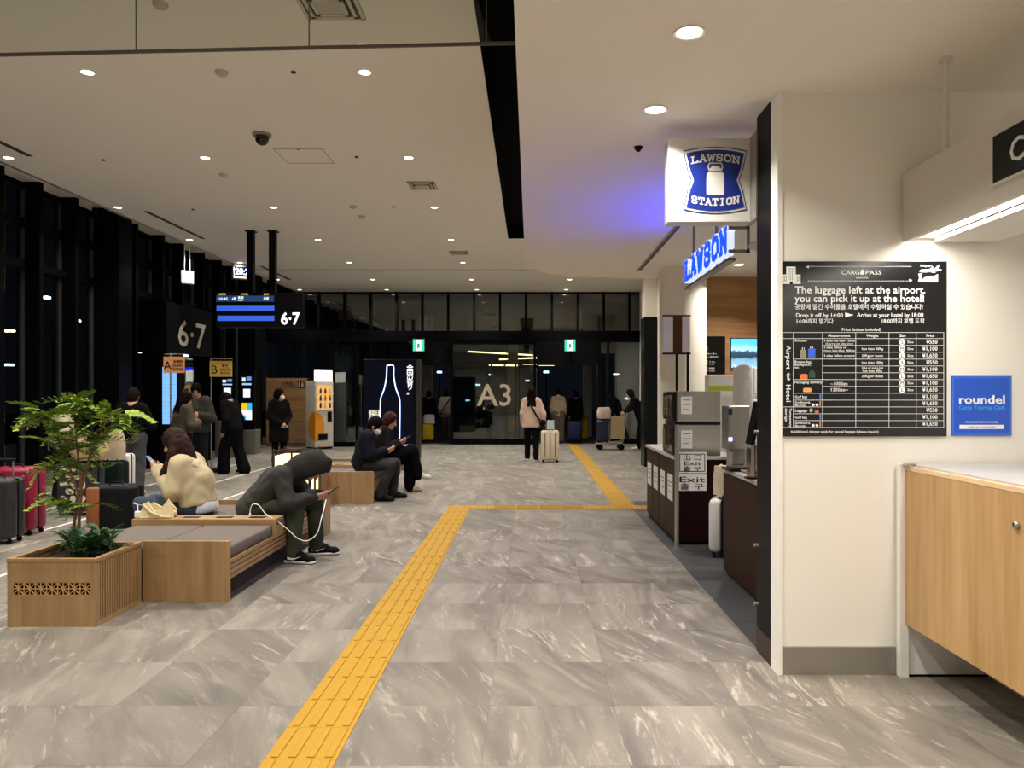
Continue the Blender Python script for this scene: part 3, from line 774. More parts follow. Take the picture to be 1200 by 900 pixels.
for p in ((-.2, -.02, .62), (.14, -.05, .36), (-.14, -.04, .40)):
    for k in range(4): sprout(t, p, rng.uniform(0, 2 * PI), rng.uniform(-.3, .6), rng.uniform(.7, 1.0), rng.choice(leafs))
# ---- ferns under the tree
frond = []
for i in range(3):
    mb = MB(); n = 9; L = .24
    pts = [(L * k / n * (1 - .15 * (k / n)), 0, .13 * math.sin(k / n * 2.2) * (1.0 - .25 * i)) for k in range(n + 1)]
    mb.tube(pts, .0025, 4)
    for k in range(1, n + 1):
        for s in (-1, 1):
            l_ = .062 * math.sin(PI * min(1, .18 + .8 * k / n)) + .012; p = Vector(pts[k]); d = Vector((.6, s, .05)).normalized(); w_ = Vector((.012, 0, 0))
            mb.add([p - w_, p + d * l_ * .5 - w_ * .9 + Vector((0, 0, .004)), p + d * l_, p + d * l_ * .5 + w_ * .9, p + w_], [(0, 1, 2, 3, 4)], 0)
    frond.append(mb.mesh('frond', mat(['#3c6432', '#4e7a3c', '#2f5530'][i], .5, noise=.3, nscale=20)))
def fern(label, x, y, z, n, sp):
    r = thing('fern', label, 'fern', (x, y, z), group='ferns in the planter')
    for k in range(n):
        o = link('frond', rng.choice(frond), r, (rng.uniform(-sp, sp), rng.uniform(-sp, sp), rng.uniform(-.01, .05)))
        o.rotation_euler = (rng.uniform(-.2, .2), -rng.uniform(-.1, .9), rng.uniform(0, 2 * PI)); o.scale = (rng.uniform(.6, 1.0),) * 3
fern('low green fern under the tree, left clump in the planter', -3.14, 5.33, .38, 26, .09)
fern('low green fern under the tree, right clump in the planter', -2.96, 5.35, .38, 26, .08)
fern('low green fern under the tree, front clump in the planter', -3.02, 5.2, .38, 18, .07)

# ================================================================ LUGGAGE
def suitcase(label, x, y, rz, w, d, h, col, ribs=5, handle=.0, rough=.35, name='suitcase', stripe=None, group=None, z=0.0):
    r = thing(name, label, 'suitcase', (x, y, z), rz, group)
    m = mat(col, rough, noise=.06)
    mb = MB().box(-w / 2, w / 2, -d / 2, -.006, .05, h, bev=min(.045, d * .3)); mb.build('front_shell', m, r)
    MB().box(-w / 2, w / 2, .006, d / 2, .05, h, bev=min(.045, d * .3)).build('rear_shell', m, r)
    MB().box(-w / 2 + .008, w / 2 - .008, -.008, .008, .058, h - .008, bev=.003).build('zip_seam', mat('#141414', .6), r)
    for k in range(ribs):
        u = (k - (ribs - 1) / 2) * w / (ribs + .6)
        rm = mat(stripe, rough) if stripe else m; MB().box(u - .011, u + .011, -d / 2 - .005, -d / 2 + .01, .11, h - .06, bev=.004).build('rib', rm, r)
        MB().box(u - .011, u + .011, d / 2 - .01, d / 2 + .005, .11, h - .06, bev=.004).build('rib', rm, r)
    wm = MB().cyl((0, -.012, .025), (0, .012, .025), .025, None, 12).box(-.012, .012, -.016, .016, .03, .06)
    me = wm.mesh('wheel', mat('#101010', .5))
    for sx in (-1, 1):
        for sy in (-1, 1): link('wheel', me, r, (sx * (w / 2 - .05), sy * (d / 2 - .045), 0))
    MB().tube([(-.07, 0, h - .005), (-.06, 0, h + .025), (.06, 0, h + .025), (.07, 0, h - .005)], .009, 6).build('carry_handle', mat('#151515', .5), r)
    if handle:
        hb = MB().cyl((-.09, d / 2 - .03, h - .02), (-.09, d / 2 - .03, h + handle), .008, None, 8).cyl((.09, d / 2 - .03, h - .02), (.09, d / 2 - .03, h + handle), .008, None, 8)
        hb.build('telescopic_rods', M_STEEL, r)
        BX('grip', (-.11, .11, d / 2 - .048, d / 2 - .012, h + handle - .005, h + handle + .025), mat('#151515', .5), r, .008)
    return r

suitcase('black hard-shell suitcase at the left edge of the picture', -5.38, 7.75, .1, .42, .27, .66, '#26262a', 4, .16)
suitcase('magenta suitcase behind the black one at the left edge', -5.52, 8.25, .05, .48, .3, .72, '#8c1238', 3, .0)
fl = suitcase('dark suitcase in a cover printed with pale leaves, behind the tree', -5.62, 9.6, 0, .46, .3, .66, '#23262a', 0, .0, .8)
# printed pale leaves on the cover
rng2 = random.Random(5); mb = MB(); fr = frame_on('-Y', (0, -.1505, 0))
for i in range(4):
    for j in range(6):
        u, v, a_ = -.165 + i * .12 + (.05 if j % 2 else 0) - .02, .12 + j * .092, rng2.uniform(0, PI); L, W = .056, .036
        ca, sa = math.cos(a_), math.sin(a_)
        ring_ = [(L * math.cos(q) * (1 - .25 * math.cos(q)), W * math.sin(q)) for q in np.linspace(0, 2 * PI, 11)[:-1]]
        pts_ = [(u + x_ * ca - y_ * sa, v + x_ * sa + y_ * ca) for x_, y_ in ring_]
        if all(-.2 < p_[0] < .2 and .09 < p_[1] < .63 for p_ in pts_): mb.prism(pts_, .0, .0015, fr)
mb.build('leaf_print', mat('#d9cdb4', .8), fl)
def soft_bag(name, label, cat, x, y, z, w, d, h, col, rz=0, puff=.25, open_top=True, seed=1):
    """crumpled sack: stacked rounded rings with wobble"""
    rg = random.Random(seed); mb = MB(); n, kk = 20, 7; vs = []
    for i in range(kk):
        f = i / (kk - 1); s = 1 + puff * math.sin(PI * f) - (.12 * f)
        for k in range(n):
            a_ = 2 * PI * k / n; c_, s_ = math.cos(a_), math.sin(a_)
            rx = abs(c_) ** .6 * (1 if c_ > 0 else -1); ry = abs(s_) ** .6 * (1 if s_ > 0 else -1)
            wob = 1 + rg.uniform(-.05, .05) * (i > 0)
            vs.append((rx * w / 2 * s * wob, ry * d / 2 * s * wob, h * f + (rg.uniform(-.03, .03) * h if i == kk - 1 else 0)))
    fs = [(i * n + k, i * n + (k + 1) % n, (i + 1) * n + (k + 1) % n, (i + 1) * n + k) for i in range(kk - 1) for k in range(n)]
    mb.add(vs, fs, 0, True); mb.add(vs, [tuple(range(n))[::-1]], 0)
    if open_top:
        inner = [(v[0] * .93, v[1] * .9, v[2] - (h * .35 if False else .0)) for v in vs[-n:]]; low = [(v[0] * .8, v[1] * .8, h * .55) for v in vs[-n:]]
        top = vs[-n:]
        mb.add(top + inner + low, [(k, (k + 1) % n, n + (k + 1) % n, n + k) for k in range(n)] + [(n + k, n + (k + 1) % n, 2 * n + (k + 1) % n, 2 * n + k) for k in range(n)] + [tuple(range(2 * n, 3 * n))], 0, True)
    else: mb.add(vs, [tuple(range((kk - 1) * n, kk * n))], 0)
    r = thing(name, label, cat, (x, y, z), rz)
    mb.build('sack', mat(col, .85, noise=.12, nscale=18, bump=.25), r)
    return r
b_ = soft_bag('shoulder_bag', 'soft beige shoulder bag lying on the leaf-print suitcase', 'bag', -5.5, 9.58, .685, .36, .26, .26, '#b49d74', .2, .2, False, 2)
MB().tube([(-.14, 0, .2), (-.1, -.05, .3), (.05, -.05, .3), (.13, 0, .2)], .012, 6).build('strap', mat('#7d6a48', .8), b_)
suitcase('dark green suitcase carrying a crumpled paper bag', -5.56, 10.2, .05, .36, .26, .62, '#16211b', 4)
soft_bag('paper_bag', 'crumpled tan paper bag on top of the dark green suitcase', 'bag', -5.56, 10.2, .645, .3, .2, .34, '#b8a487', .1, .1, True, 4)
suitcase('white slim suitcase between the green suitcase and the standing person', -5.68, 10.62, .1, .34, .24, .68, '#cfccc5', 3)
s_ = suitcase('black suitcase with a tan leather side, beside the seated woman', -4.5, 8.35, .12, .5, .28, .52, '#17171a', 5, .0)
BX('leather_side', (-.256, -.12, -.155, .1, .075, .505), mat('#8a4f27', .55), s_, .02)
# clutch and charger on the charging shelf
t = thing('tote_bag', 'folded cream canvas tote lying on the bench shelf beside the woman', 'bag', (-3.18, 6.60, .449), .1)
vs = [(-.16, -.07, 0), (.16, -.07, 0), (.14, -.02, .10), (.11, .0, .145), (.03, .0, .055), (-.05, .0, .06), (-.10, .0, .14), (-.14, -.02, .09)]
mb = MB(); fr = lambda u, v, t_: (u, v, t_)
P = [(-.15, 0), (.13, 0), (.115, .07), (.075, .155), (.03, .075), (-.03, .05), (-.09, .135), (-.125, .12)]
mb.prism(P, -.075, -.055, lambda u, v, t_: (u, t_ + v * .25, v))
mb.prism([(-.13, 0), (.12, 0), (.12, .06), (.06, .14), (0, .08), (-.07, .12), (-.12, .06)], .03, .05, lambda u, v, t_: (u, t_ - v * .15, v))
mb.box(-.14, .125, -.06, .04, 0, .05, bev=.015); mb.build('canvas_body', mat('#d9c99f', .9, noise=.1, nscale=30, bump=.2), t)
MB().tube([(-.12, -.066, .11), (-.05, -.09, .05), (.04, -.1, .012), (.11, -.088, .005)], .011, 6).build('strap', mat('#cdbb8d', .9), t)
t = thing('charger_plug', 'small white charger plugged into the bench shelf', 'charger', (-3.345, 6.54, .449))
BX('body', (-.022, .022, -.02, .02, 0, .055), mat('#eceae6', .4), t, .006)
MB().tube([(0, 0, .05), (-.01, .02, .1), (-.06, .06, .12), (-.11, .13, .1), (-.10, .3, .06), (.0, .42, .09), (.04, .5, .3), (-.03, .52, .40)], .003, 5).build('cable', mat('#e8e6e2', .4), t)
# the hooded man's white cable
t = thing('charging_cable', 'white charging cable looping from the bench shelf to the hooded man', 'cable', (-2.405, 6.58, .449))
BX('plug', (-.008, .008, -.008, .008, 0, .03), mat('#eceae6', .4), t, .002)
cpts = [(0, 0, .03), (.005, 0, .075), (.03, -.01, .11), (.08, -.01, .1), (.14, -.02, .03), (.24, -.03, -.03), (.33, -.03, -.1), (.42, -.03, -.18), (.5, -.02, -.2), (.575, 0, -.14), (.60, .04, -.02), (.585, .2, .06), (.56, .34, .10)]
sm_pts = []
for i in range(len(cpts) - 1):
    p0, p1, p2, p3 = [Vector(cpts[max(0, min(len(cpts) - 1, i + q))]) for q in (-1, 0, 1, 2)]
    for k in range(5):
        u = k / 5; sm_pts.append(.5 * (2 * p1 + (p2 - p0) * u + (2 * p0 - 5 * p1 + 4 * p2 - p3) * u * u + (3 * p1 - p0 - 3 * p2 + p3) * u ** 3))
MB().tube(sm_pts + [Vector(cpts[-1])], .0042, 6).build('lead', mat('#eeece8', .4), t)
# ================================================================ LUGGAGE COUNTER ON THE RIGHT
M_LAM = wood('#a67e4d', '#c8a26d', 'Z', .8, .4)
M_WSIDE = mat('#ded9d2', .6, noise=.02)
t = thing('service_counter', 'luggage counter with light wood front, grey top and white end panel', 'counter', (1.98, 4.1, 0))
BX('front_panel', (0, .02, -3.4, -.03, .285, 1.10), M_LAM, t, .002)
MB().box(-.002, .02, -3.4, -.03, 1.10, 1.122).build('front_edge_trim', mat('#e6c49a', .4), t)
BX('end_panel', (-.028, .02, -.04, 0, 0, 1.135), mat('#f0ede7', .5), t, .002)
BX('counter_top', (.02, .9, -3.4, 0, 1.10, 1.132), mat('#b9b6b6', .35, noise=.03), t)
BX('plinth', (.45, .9, -3.4, -.01, .0, .30), M_WSIDE, t)
BX('wall_side_panel', (.02, .45, -.02, 0, .012, 1.1), mat('#e4e1dc', .55), t)
BX('shadow_gap', (-.02, .45, -.022, -.001, .0, .012), M_BLACK, t)
BX('hinge_block', (-.018, .03, -.1, -.045, 1.122, 1.138), M_STEEL, t, .002)
kx = 3.12 - 4.1
lk = MB().cyl((-.012, kx, .97), (0, kx, .97), .017, None, 20).cyl((-.02, kx, .97), (-.012, kx, .97), .012, .016, 20).build('lock', M_STEEL, t)
MB().box(-.0215, -.0195, kx - .002, kx + .002, .963, .977).build('keyhole', M_BLACK, lk)

# canopy sign above the counter
t = thing('canopy_sign', 'white hanging canopy sign with a light strip, over the luggage counter', 'sign', (1.98, 4.1, 2.31))
M_CAN = mat('#d8d2c8', .7, noise=.015)
ya, yb = -3.6, -.012
MB().box(0, .03, ya, yb, 0, .36).box(.17, .5, ya, yb, 0, .02).box(.03, .5, ya, yb, .34, .36).box(.03, .5, yb - .02, yb, .02, .34).box(.47, .5, ya, yb - .02, .02, .34).box(.03, .17, ya, yb, .05, .07).build('housing', M_CAN, t)
BX('light_strip', (.035, .165, ya + .02, yb - .05, .028, .05), emat('#fff6e6', 6.0), t)
ld = bpy.data.lights.new('strip_lamp', 'AREA'); ld.shape = 'RECTANGLE'; ld.size = .13; ld.size_y = 3.5; ld.energy = 21; ld.color = NEUT
lo = bpy.data.objects.new('strip_lamp', ld); COL.objects.link(lo); lo.parent = t; lo.location = (.1, -1.8, .024)
BX('sign_face', (-.012, .0, -2.4, px(1165, 1) and (1.98 * FPX / (1167 - VX) - 4.1), .085, .285), mat('#101214', .3), t)
yc = 1.98 * FPX / (1167 - VX) - 4.1
MB().box(-.015, 0, -2.42, yc + .02, .285, .295).box(-.015, 0, -2.42, yc + .02, .075, .085).box(-.015, 0, yc, yc + .012, .085, .285).build('sign_frame', M_CAN, t)
text('CARGOPASS', .1, (-.013, yc - .115, .135), '-X', mat('#f4f4f2', .5), t, align='LEFT', bold=.02)
t2 = tag(MB().cyl((2.0, 3.7, 2.665), (2.0, 3.7, SZ), .014, None, 12).cyl((2.0, 3.7, SZ - .02), (2.0, 3.7, SZ), .03, None, 16).build('hanger_rod', M_CAN), 'thin white hanger rod holding the canopy sign', 'rod')

# ---- black luggage price board on the wall
BW0, BW1 = px(914, 4.1), px(1110.5, 4.1); BZ0, BZ1 = pz(511.5, 4.1), pz(306, 4.1)
W, H = BW1 - BW0, BZ1 - BZ0
t = thing('price_board', 'black luggage delivery price board on the white wall', 'sign', (BW0, 4.12, BZ0))
BX('board', (0, W, -.012, 0, 0, H), mat('#131418', .22, noise=.05), t)
M_PR = mat('#f2f2f0', .6, noise=.0); SY = -.0125
u_ = lambda x_: (x_ - 914) / 196.5 * W
v_ = lambda y_: (511.5 - y_) / 205.5 * H
def T(s, x_, y_, hpx, align='LEFT', bold=.0, wpx=None, m=None, rot=0):
    return text(s, hpx / 205.5 * H, (u_(x_), SY, v_(y_)), '-Y', m or M_PR, t, align, bold, None if wpx is None else wpx / 196.5 * W, ext=.0004, rot=rot)
fr = frame_on('-Y', (0, SY, 0))
def R(x0, y0, x1, y1, m=None, name='print'):
    mb = MB(); mb.prism([(u_(x0), v_(y0)), (u_(x1), v_(y0)), (u_(x1), v_(y1)), (u_(x0), v_(y1))], 0, .0006, fr); return mb.build(name, m or M_PR, t)
def POLY(pts, m=None, name='print', t1=.0006):
    mb = MB(); mb.prism([(u_(a), v_(b)) for a, b in pts], 0, t1, fr); return mb.build(name, m or M_PR, t)
T('The luggage left at the airport.', 932, 343.5, 8.6, wpx=153, bold=.035)
T('you can pick it up at the hotel!', 932, 353.5, 8.6, wpx=152, bold=.035)
T('공항에 맡긴 수하물을 호텔에서 수령하실 수 있습니다!', 932, 362, 5.2, wpx=150, bold=.02)
T('Drop it off by 14:00', 933, 371.6, 4.9, wpx=55, bold=.03); T('Arrive at your hotel by 18:00', 1005, 371.2, 4.9, wpx=78, bold=.03)
POLY([(991, 366.2), (1001, 369), (991, 371.8)])
T('14:00까지 맡기다', 933, 378.6, 4.8, wpx=43, bold=.015); T('18:00까지 호텔 도착', 1033, 378.4, 4.8, wpx=50, bold=.015)
T('Price list(tax included)', 987, 387.6, 3.6, wpx=46, bold=.02)
T('CARG', 986.5, 321.5, 5.2, wpx=21, bold=.0); T('PASS', 1014.5, 321.5, 5.2, wpx=18.5, bold=0)
POLY([(1009, 321.5), (1009, 318), (1010, 316.8), (1012.6, 316.8), (1013.6, 318), (1013.6, 321.5)]); R(1010.4, 315.6, 1012.2, 316.8)
T('by AIRPORTER', 1011, 326.2, 1.7, 'CENTER', .0, 14)
dots = MB()
for k in range(52):
    for a, b, y in ((948, 1068, 312), (948, 1066, 329)):
        x_ = a + (b - a) * k / 51
        dots.prism([(u_(x_ - .6), v_(y + .35)), (u_(x_ + .6), v_(y + .35)), (u_(x_ + .6), v_(y - .35)), (u_(x_ - .6), v_(y - .35))], 0, .0006, fr)
tag(dots.build('dotted_lines', M_PR, t), kind='stuff')
POLY([(945, 312.6), (948.5, 310.8), (948.5, 314.4)]); POLY([(1070, 328.4), (1066, 326.6), (1066, 330.2)])
# hotel and airport pictograms
M_DK = mat('#131418', .4)
R(916.5, 321.5, 922, 332.5); R(933, 321.5, 938.8, 332.5); R(922, 312.2, 933, 332.5)
T('Hotel', 927.5, 315.8, 2.2, 'CENTER', .02, 8, M_DK)
wn = MB()
for gx0, n, y0, y1 in ((918, 3, 323.5, 331), (924, 4, 317.5, 327.5), (934.4, 3, 323.5, 331)):
    for k in range(n):
        for y in np.arange(y0, y1, 1.9):
            x_ = gx0 + k * 1.7 + (k * .5 if n == 4 else 0)
            wn.prism([(u_(x_), v_(y + 1.2)), (u_(x_ + .8), v_(y + 1.2)), (u_(x_ + .8), v_(y)), (u_(x_), v_(y))], .0006, .001, fr)
wn.prism([(u_(926), v_(332.5)), (u_(929.4), v_(332.5)), (u_(929.4), v_(329.6)), (u_(926), v_(329.6))], .0006, .001, fr)
tag(wn.build('hotel_windows', M_DK, t), kind='stuff')
T('Airport', 1079, 312.3, 2.6, wpx=14.5, bold=.03)
POLY([(1078, 317.5), (1080, 315.6), (1096, 314.6), (1100.5, 310), (1102, 310), (1100, 315), (1104.5, 315.6), (1104, 316.6), (1097, 318), (1085, 319), (1079, 318.6)])
POLY([(1088, 316.6), (1098, 319.4), (1095, 319.6), (1086, 317.6)]); POLY([(1090, 315), (1094, 312.4), (1095, 312.6), (1093, 315)])
POLY([(1077, 330), (1077, 327.4), (1082, 327.4), (1084, 325), (1090, 323.4), (1096, 323), (1100, 320.8), (1100, 330.4)])
R(1077.8, 322.5, 1080.6, 327.5); R(1077, 320.4, 1081.4, 322.8)
ln = MB()
for x_ in np.arange(1085, 1099, 1.6): ln.prism([(u_(x_), v_(329.5)), (u_(x_ + .6), v_(329.5)), (u_(x_ + .6), v_(325.6)), (u_(x_), v_(325.6))], .0006, .001, fr)
tag(ln.build('terminal_fins', M_DK, t), kind='stuff')
# table
XC = [918, 930.3, 964.5, 1003.5, 1042.5, 1074.5, 1106.8]
YR = [389.5, 396.6] + [396.6 + (501 - 396.6) / 13 * k for k in range(1, 14)]
lw = .45
def HL(x0, x1, y): R(x0, y - lw / 2, x1, y + lw / 2, name='rule')
def VL(x_, y0, y1): R(x_ - lw / 2, y0, x_ + lw / 2, y1, name='rule')
for k, y in enumerate(YR):
    if k in (0, 1, 14): HL(XC[0], XC[6], y)
    elif k in (11,): HL(XC[0], XC[6], y)
    elif k in (4, 7, 9, 10, 12, 13): HL(XC[1], XC[6], y)
    else: HL(XC[2], XC[6], y)
for x_ in XC: VL(x_, YR[0], YR[-1])
def mid(k): return (YR[k] + YR[k + 1]) / 2
for s, x_ in (('Measurement', 984), ('Weight', 1023), ('Size', 1058.5), ('Price', 1091)): T(s, x_, 394.7, 3.4, 'CENTER', .03)
prices = ['¥550', '¥1,100', '¥1,650', '¥550', '¥1,100', '¥1,650', '¥1,100', '¥1,650', '¥1,100', '¥1,650', '¥550', '¥1,100', '¥1,650']
for k, s in enumerate(prices): T(s, 1099.5, mid(k + 1) + 2.0, 4.6, 'RIGHT', .03)
for k, s in enumerate('SMLSMLML'):
    y = mid(k + 1)
    POLY([(1058 + 3.7 * math.cos(a) , y + 3.7 * math.sin(a)) for a in np.linspace(0, 2 * PI, 21)[:-1]], name='size_disc')
    text(s, 4.4 / 205.5 * H, (u_(1058), SY - .0007, v_(y + 2.2)), '-Y', M_DK, t, 'CENTER', ext=.0004)
    T('Size', 1064, y + 1.4, 2.9, wpx=7, bold=.02)
for k, s in ((2, 'less than 20Kg'), (3, '20Kg or more'), (4, 'less than 10Kg'), (6, '20Kg or more')): T(s, 1023, mid(k) + 1.3, 2.9, 'CENTER', .02, 25)
T('10kg or more but', 1023, mid(5) - .6, 2.4, 'CENTER', .02, 25); T('less than 20kg', 1023, mid(5) + 2.9, 2.4, 'CENTER', .02, 23)
T('3 sides less than 120cm', 966, mid(1) - .3, 2.6, wpx=36, bold=.02); T('(Carry-on size etc.)', 968, mid(1) + 3, 2.2, wpx=32)
T('3 sides 120cm or', 966, mid(2) - .4, 2.6, wpx=26, bold=.02); T('more less than 160cm', 966, mid(2) + 3.2, 2.6, wpx=36, bold=.02)
T('3 sides 160cm or more', 966, mid(3) + 1.2, 2.6, wpx=36, bold=.02)
T('~100Size', 984, mid(7) + 2.6, 3.8, 'CENTER', .02, 20); T('120Size~', 984, mid(8) + 1.6, 3.8, 'CENTER', .02, 20)
T('Suitcase', 931.6, 400.2, 3, wpx=14.5, bold=.02); T('Boston bag,', 931.6, 425.2, 3, wpx=20, bold=.02); T('Backpack,', 931.6, 428.4, 3, wpx=19, bold=.02); T('etc', 931.6, 431.6, 2.6, wpx=5, bold=.02)
T('Packaging delivery', 931.6, 449.2, 3, wpx=32, bold=.02)
for k, s in ((9, 'Golf bag'), (11, 'Luggage'), (12, 'Golf bag')): T(s, 932, mid(k) + 1.6, 3, wpx=14, bold=.02)
for k in (10, 13): T('Surfboard,', 932, mid(k) - .2, 2.7, wpx=18, bold=.02); T('Bicycle', 932, mid(k) + 3.4, 2.7, wpx=12, bold=.02)
RD = -PI / 2
T('Airport ⇔ Hotel', 922, 405, 5.4, 'LEFT', .02, 66, rot=RD)
T('Temporary', 925.6, 478.5, 2.9, 'LEFT', .02, 22, rot=RD); T('storage', 920.6, 478.5, 2.9, 'LEFT', .02, 15, rot=RD)
T('※Additional charges apply for special luggage (please inquire)', 927, 507.2, 2.9, wpx=103, bold=.01)
def case_icon(x_, y0, w, h, col):
    POLY([(x_, y0), (x_ + w, y0), (x_ + w, y0 - h), (x_, y0 - h)], mat(col, .6), 'pictogram')
    POLY([(x_ + w * .3, y0 - h), (x_ + w * .38, y0 - h), (x_ + w * .38, y0 - h - 3), (x_ + w * .3, y0 - h - 3)]); POLY([(x_ + w * .6, y0 - h), (x_ + w * .68, y0 - h), (x_ + w * .68, y0 - h - 3), (x_ + w * .6, y0 - h - 3)])
case_icon(938.5, 419, 7, 9, '#8f8678'); case_icon(947.5, 419, 8.5, 10.5, '#2f62d8')
POLY([(938, 444.4), (947, 444.4), (947, 439), (944, 438), (941, 438), (938, 439)], mat('#e0763a', .6), 'pictogram')
POLY([(948.5, 442.5), (956, 442.5), (956, 437), (954, 434.4), (950.5, 434.4), (948.5, 437)], mat('#1f4a34', .6), 'pictogram')
POLY([(942, 459.5), (951, 459.5), (952, 456), (950, 454.5), (943, 454.5), (941.6, 456)], mat('#e8a65a', .6), 'pictogram')
for k in (9, 12): R(961, mid(k) - 3, 963, mid(k) + 3, mat('#4a78c8', .6), 'pictogram')
for k in (10, 13):
    R(961, mid(k) - 3, 962.6, mid(k) + 3, mat('#c88a4a', .6), 'pictogram')
    for xc in (953.5, 958): POLY([(xc + 1.7 * math.cos(a), mid(k) + 1.6 + 1.7 * math.sin(a)) for a in np.linspace(0, 2 * PI, 13)[:-1]], name='pictogram')
POLY([(951 + 2 * math.cos(a), mid(11) + 2.4 * math.sin(a)) for a in np.linspace(0, 2 * PI, 13)[:-1]], mat('#6fbf5a', .6), 'pictogram'); R(955.5, mid(11) + .3, 960, mid(11) + 3, mat('#d86a58', .6), 'pictogram')

# ---- blue cycle club plate
x0, x1, z0, z1 = px(1116.5, 4.1), px(1187, 4.1), pz(510.5, 4.1), pz(440.5, 4.1)
t = thing('club_plate', 'small square blue cycle club plate beside the price board', 'sign', (x0, 4.12, z0))
w, h = x1 - x0, z1 - z0
BX('plate', (0, w, -.01, 0, 0, h), mat('#0f52c8', .3, noise=.04), t)
k = .004; q = .006
MB().box(q, w - q, -.0108, -.01, q, q + .0022).box(q, w - q, -.0108, -.01, h - q - .0022, h - q).box(q, q + .0022, -.0108, -.01, q, h - q).box(w - q - .0022, w - q, -.0108, -.01, q, h - q).build('border', mat('#5b9be8', .4), t)
text('roundel', .047, (w / 2, -.0105, h * .535), '-Y', M_PR, t, 'CENTER', .045, w * .76)
text('Cycle Touring Club', .021, (w / 2, -.0105, h * .44), '-Y', mat('#39b4f2', .5), t, 'CENTER', .0, w * .76, ext=.0005)
text('WORKSHOP SERVICE AVAILABLE', .0085, (w / 2, -.0105, h * .215), '-Y', M_PR, t, 'CENTER', .02, w * .55, ext=.0005)
BX('white_band', (w * .13, w * .87, -.0108, -.01, h * .11, h * .18), M_PR, t)
text('AIRPORT COUNTER', .007, (w / 2, -.0112, h * .132), '-Y', mat('#1a56c4', .5), t, 'CENTER', .0, w * .45, ext=.0004)

# ================================================================ SHOP SIGNS
t = thing('projecting_sign', 'square white shop sign with blue milk can emblem', 'sign', (px(783, 4.6), 4.6, pz(260, 4.6)))
S = px(879.5, 4.6) - px(783, 4.6)
BX('sign_box', (0, S, 0, .12, 0, pz(162, 4.6) - pz(260, 4.6)), mat('#d3d0ca', .5, noise=.01), t, .002)
BX('bracket', (S, S + .035, -.115, .11, .0, .5), mat('#9b978f', .4, .5), t)
HH = pz(162, 4.6) - pz(260, 4.6)
SX = lambda x_: (x_ - 783) / 96.5 * S
SV = lambda y_: (260 - y_) / 98 * HH
fr = frame_on('-Y', (0, 0, 0)); M_BLUE = mat('#0f2a84', .4, noise=.03); M_SW = mat('#d9d6d0', .5, noise=.0)
def emblem(grow, m, t0, t1, nm):
    cx, cy = 838, 211.5; top, bot, sd = 175.5 - grow, 247.5 + grow, 36.5 + grow
    pts = []
    for a in np.linspace(-1, 1, 15): pts.append((cx + a * sd, top - 2.5 + 4.5 * a * a + (6 * abs(a) - 4 if False else 0)))
    pts += [(cx + sd - 4.5, cy - 12), (cx + sd - 9, cy), (cx + sd - 4.5, cy + 12)]
    for a in np.linspace(1, -1, 15): pts.append((cx + a * sd, bot + 2.5 - 4.5 * a * a))
    pts += [(cx - sd + 4.5, cy + 12), (cx - sd + 9, cy), (cx - sd + 4.5, cy - 12)]
    n = len(pts); mb = MB()
    vs = [fr(SX(a), SV(b), q) for q in (t0, t1) for a, b in pts]
    c0 = len(vs); vs.append(fr(SX(cx), SV(cy), t1))
    # strip triangulation across the waist
    fs = [(i, (i + 1) % n, n + (i + 1) % n, n + i) for i in range(n)]
    right = list(range(14, 18)); 
    fs += [(n + i, n + (i + 1) % n, c0) for i in range(n)]
    mb.add(vs, fs); return mb.build(nm, m, t)
emblem(.8, M_BLUE, 0, .002, 'emblem_outline'); emblem(-.4, M_SW, .002, .003, 'emblem_border'); emblem(-2.6, M_BLUE, .003, .005, 'emblem_field')
def arc_word(s, y, size, wtot, curve, nm):
    mb = MB(); n = len(s); cw = wtot / n
    for i, ch in enumerate(s):
        xx = 838 - wtot / 2 + i * cw
        slab_letter(mb, ch, fr, SX(xx + cw * .06), SV(y), cw * .88 / 96.5 * S, size / 98 * HH, 1.6 / 98 * HH, .005, .007,
                    bend=lambda u: curve * ((u - SX(838)) / (S * .3)) ** 2)
    mb.build(nm, M_SW, t)
arc_word('LAWSON', 189.5, 9.0, 58, -.018, 'lettering'); arc_word('STATION', 241.5, 9.0, 57, .018, 'lettering')
# milk can
can = []
prof = [(10, 229), (10.4, 226), (10.4, 208), (9.6, 204), (7.5, 201), (6.4, 200), (6.4, 197.4), (5.0, 197), (4.8, 194.5)]
pts = [(838 + a, b) for a, b in prof] + [(838 - a, b) for a, b in prof[::-1]]
mb = MB(); mb.prism([(SX(a), SV(b)) for a, b in pts], .005, .007, fr); mb.build('milk_can', M_SW, t)
hb = MB()
for a, b in (((831, 200), (829.5, 196)), ((829.5, 196), (831, 191.6)), ((831, 191.6), (845, 191.6)), ((845, 191.6), (846.5, 196)), ((846.5, 196), (845, 200))):
    dx, dy = b[0] - a[0], b[1] - a[1]; l = math.hypot(dx, dy); nx, ny = -dy / l * .7, dx / l * .7
    hb.prism([(SX(a[0] + nx), SV(a[1] + ny)), (SX(a[0] - nx), SV(a[1] - ny)), (SX(b[0] - nx), SV(b[1] - ny)), (SX(b[0] + nx), SV(b[1] + ny))], .005, .007, fr)
hb.build('can_handle', M_SW, t)
ss = MB(); ss.prism([(SX(831), SV(201.4)), (SX(845), SV(201.4)), (SX(845), SV(200.6)), (SX(831), SV(200.6))], .007, .008, fr); ss.build('can_line', M_BLUE, t)

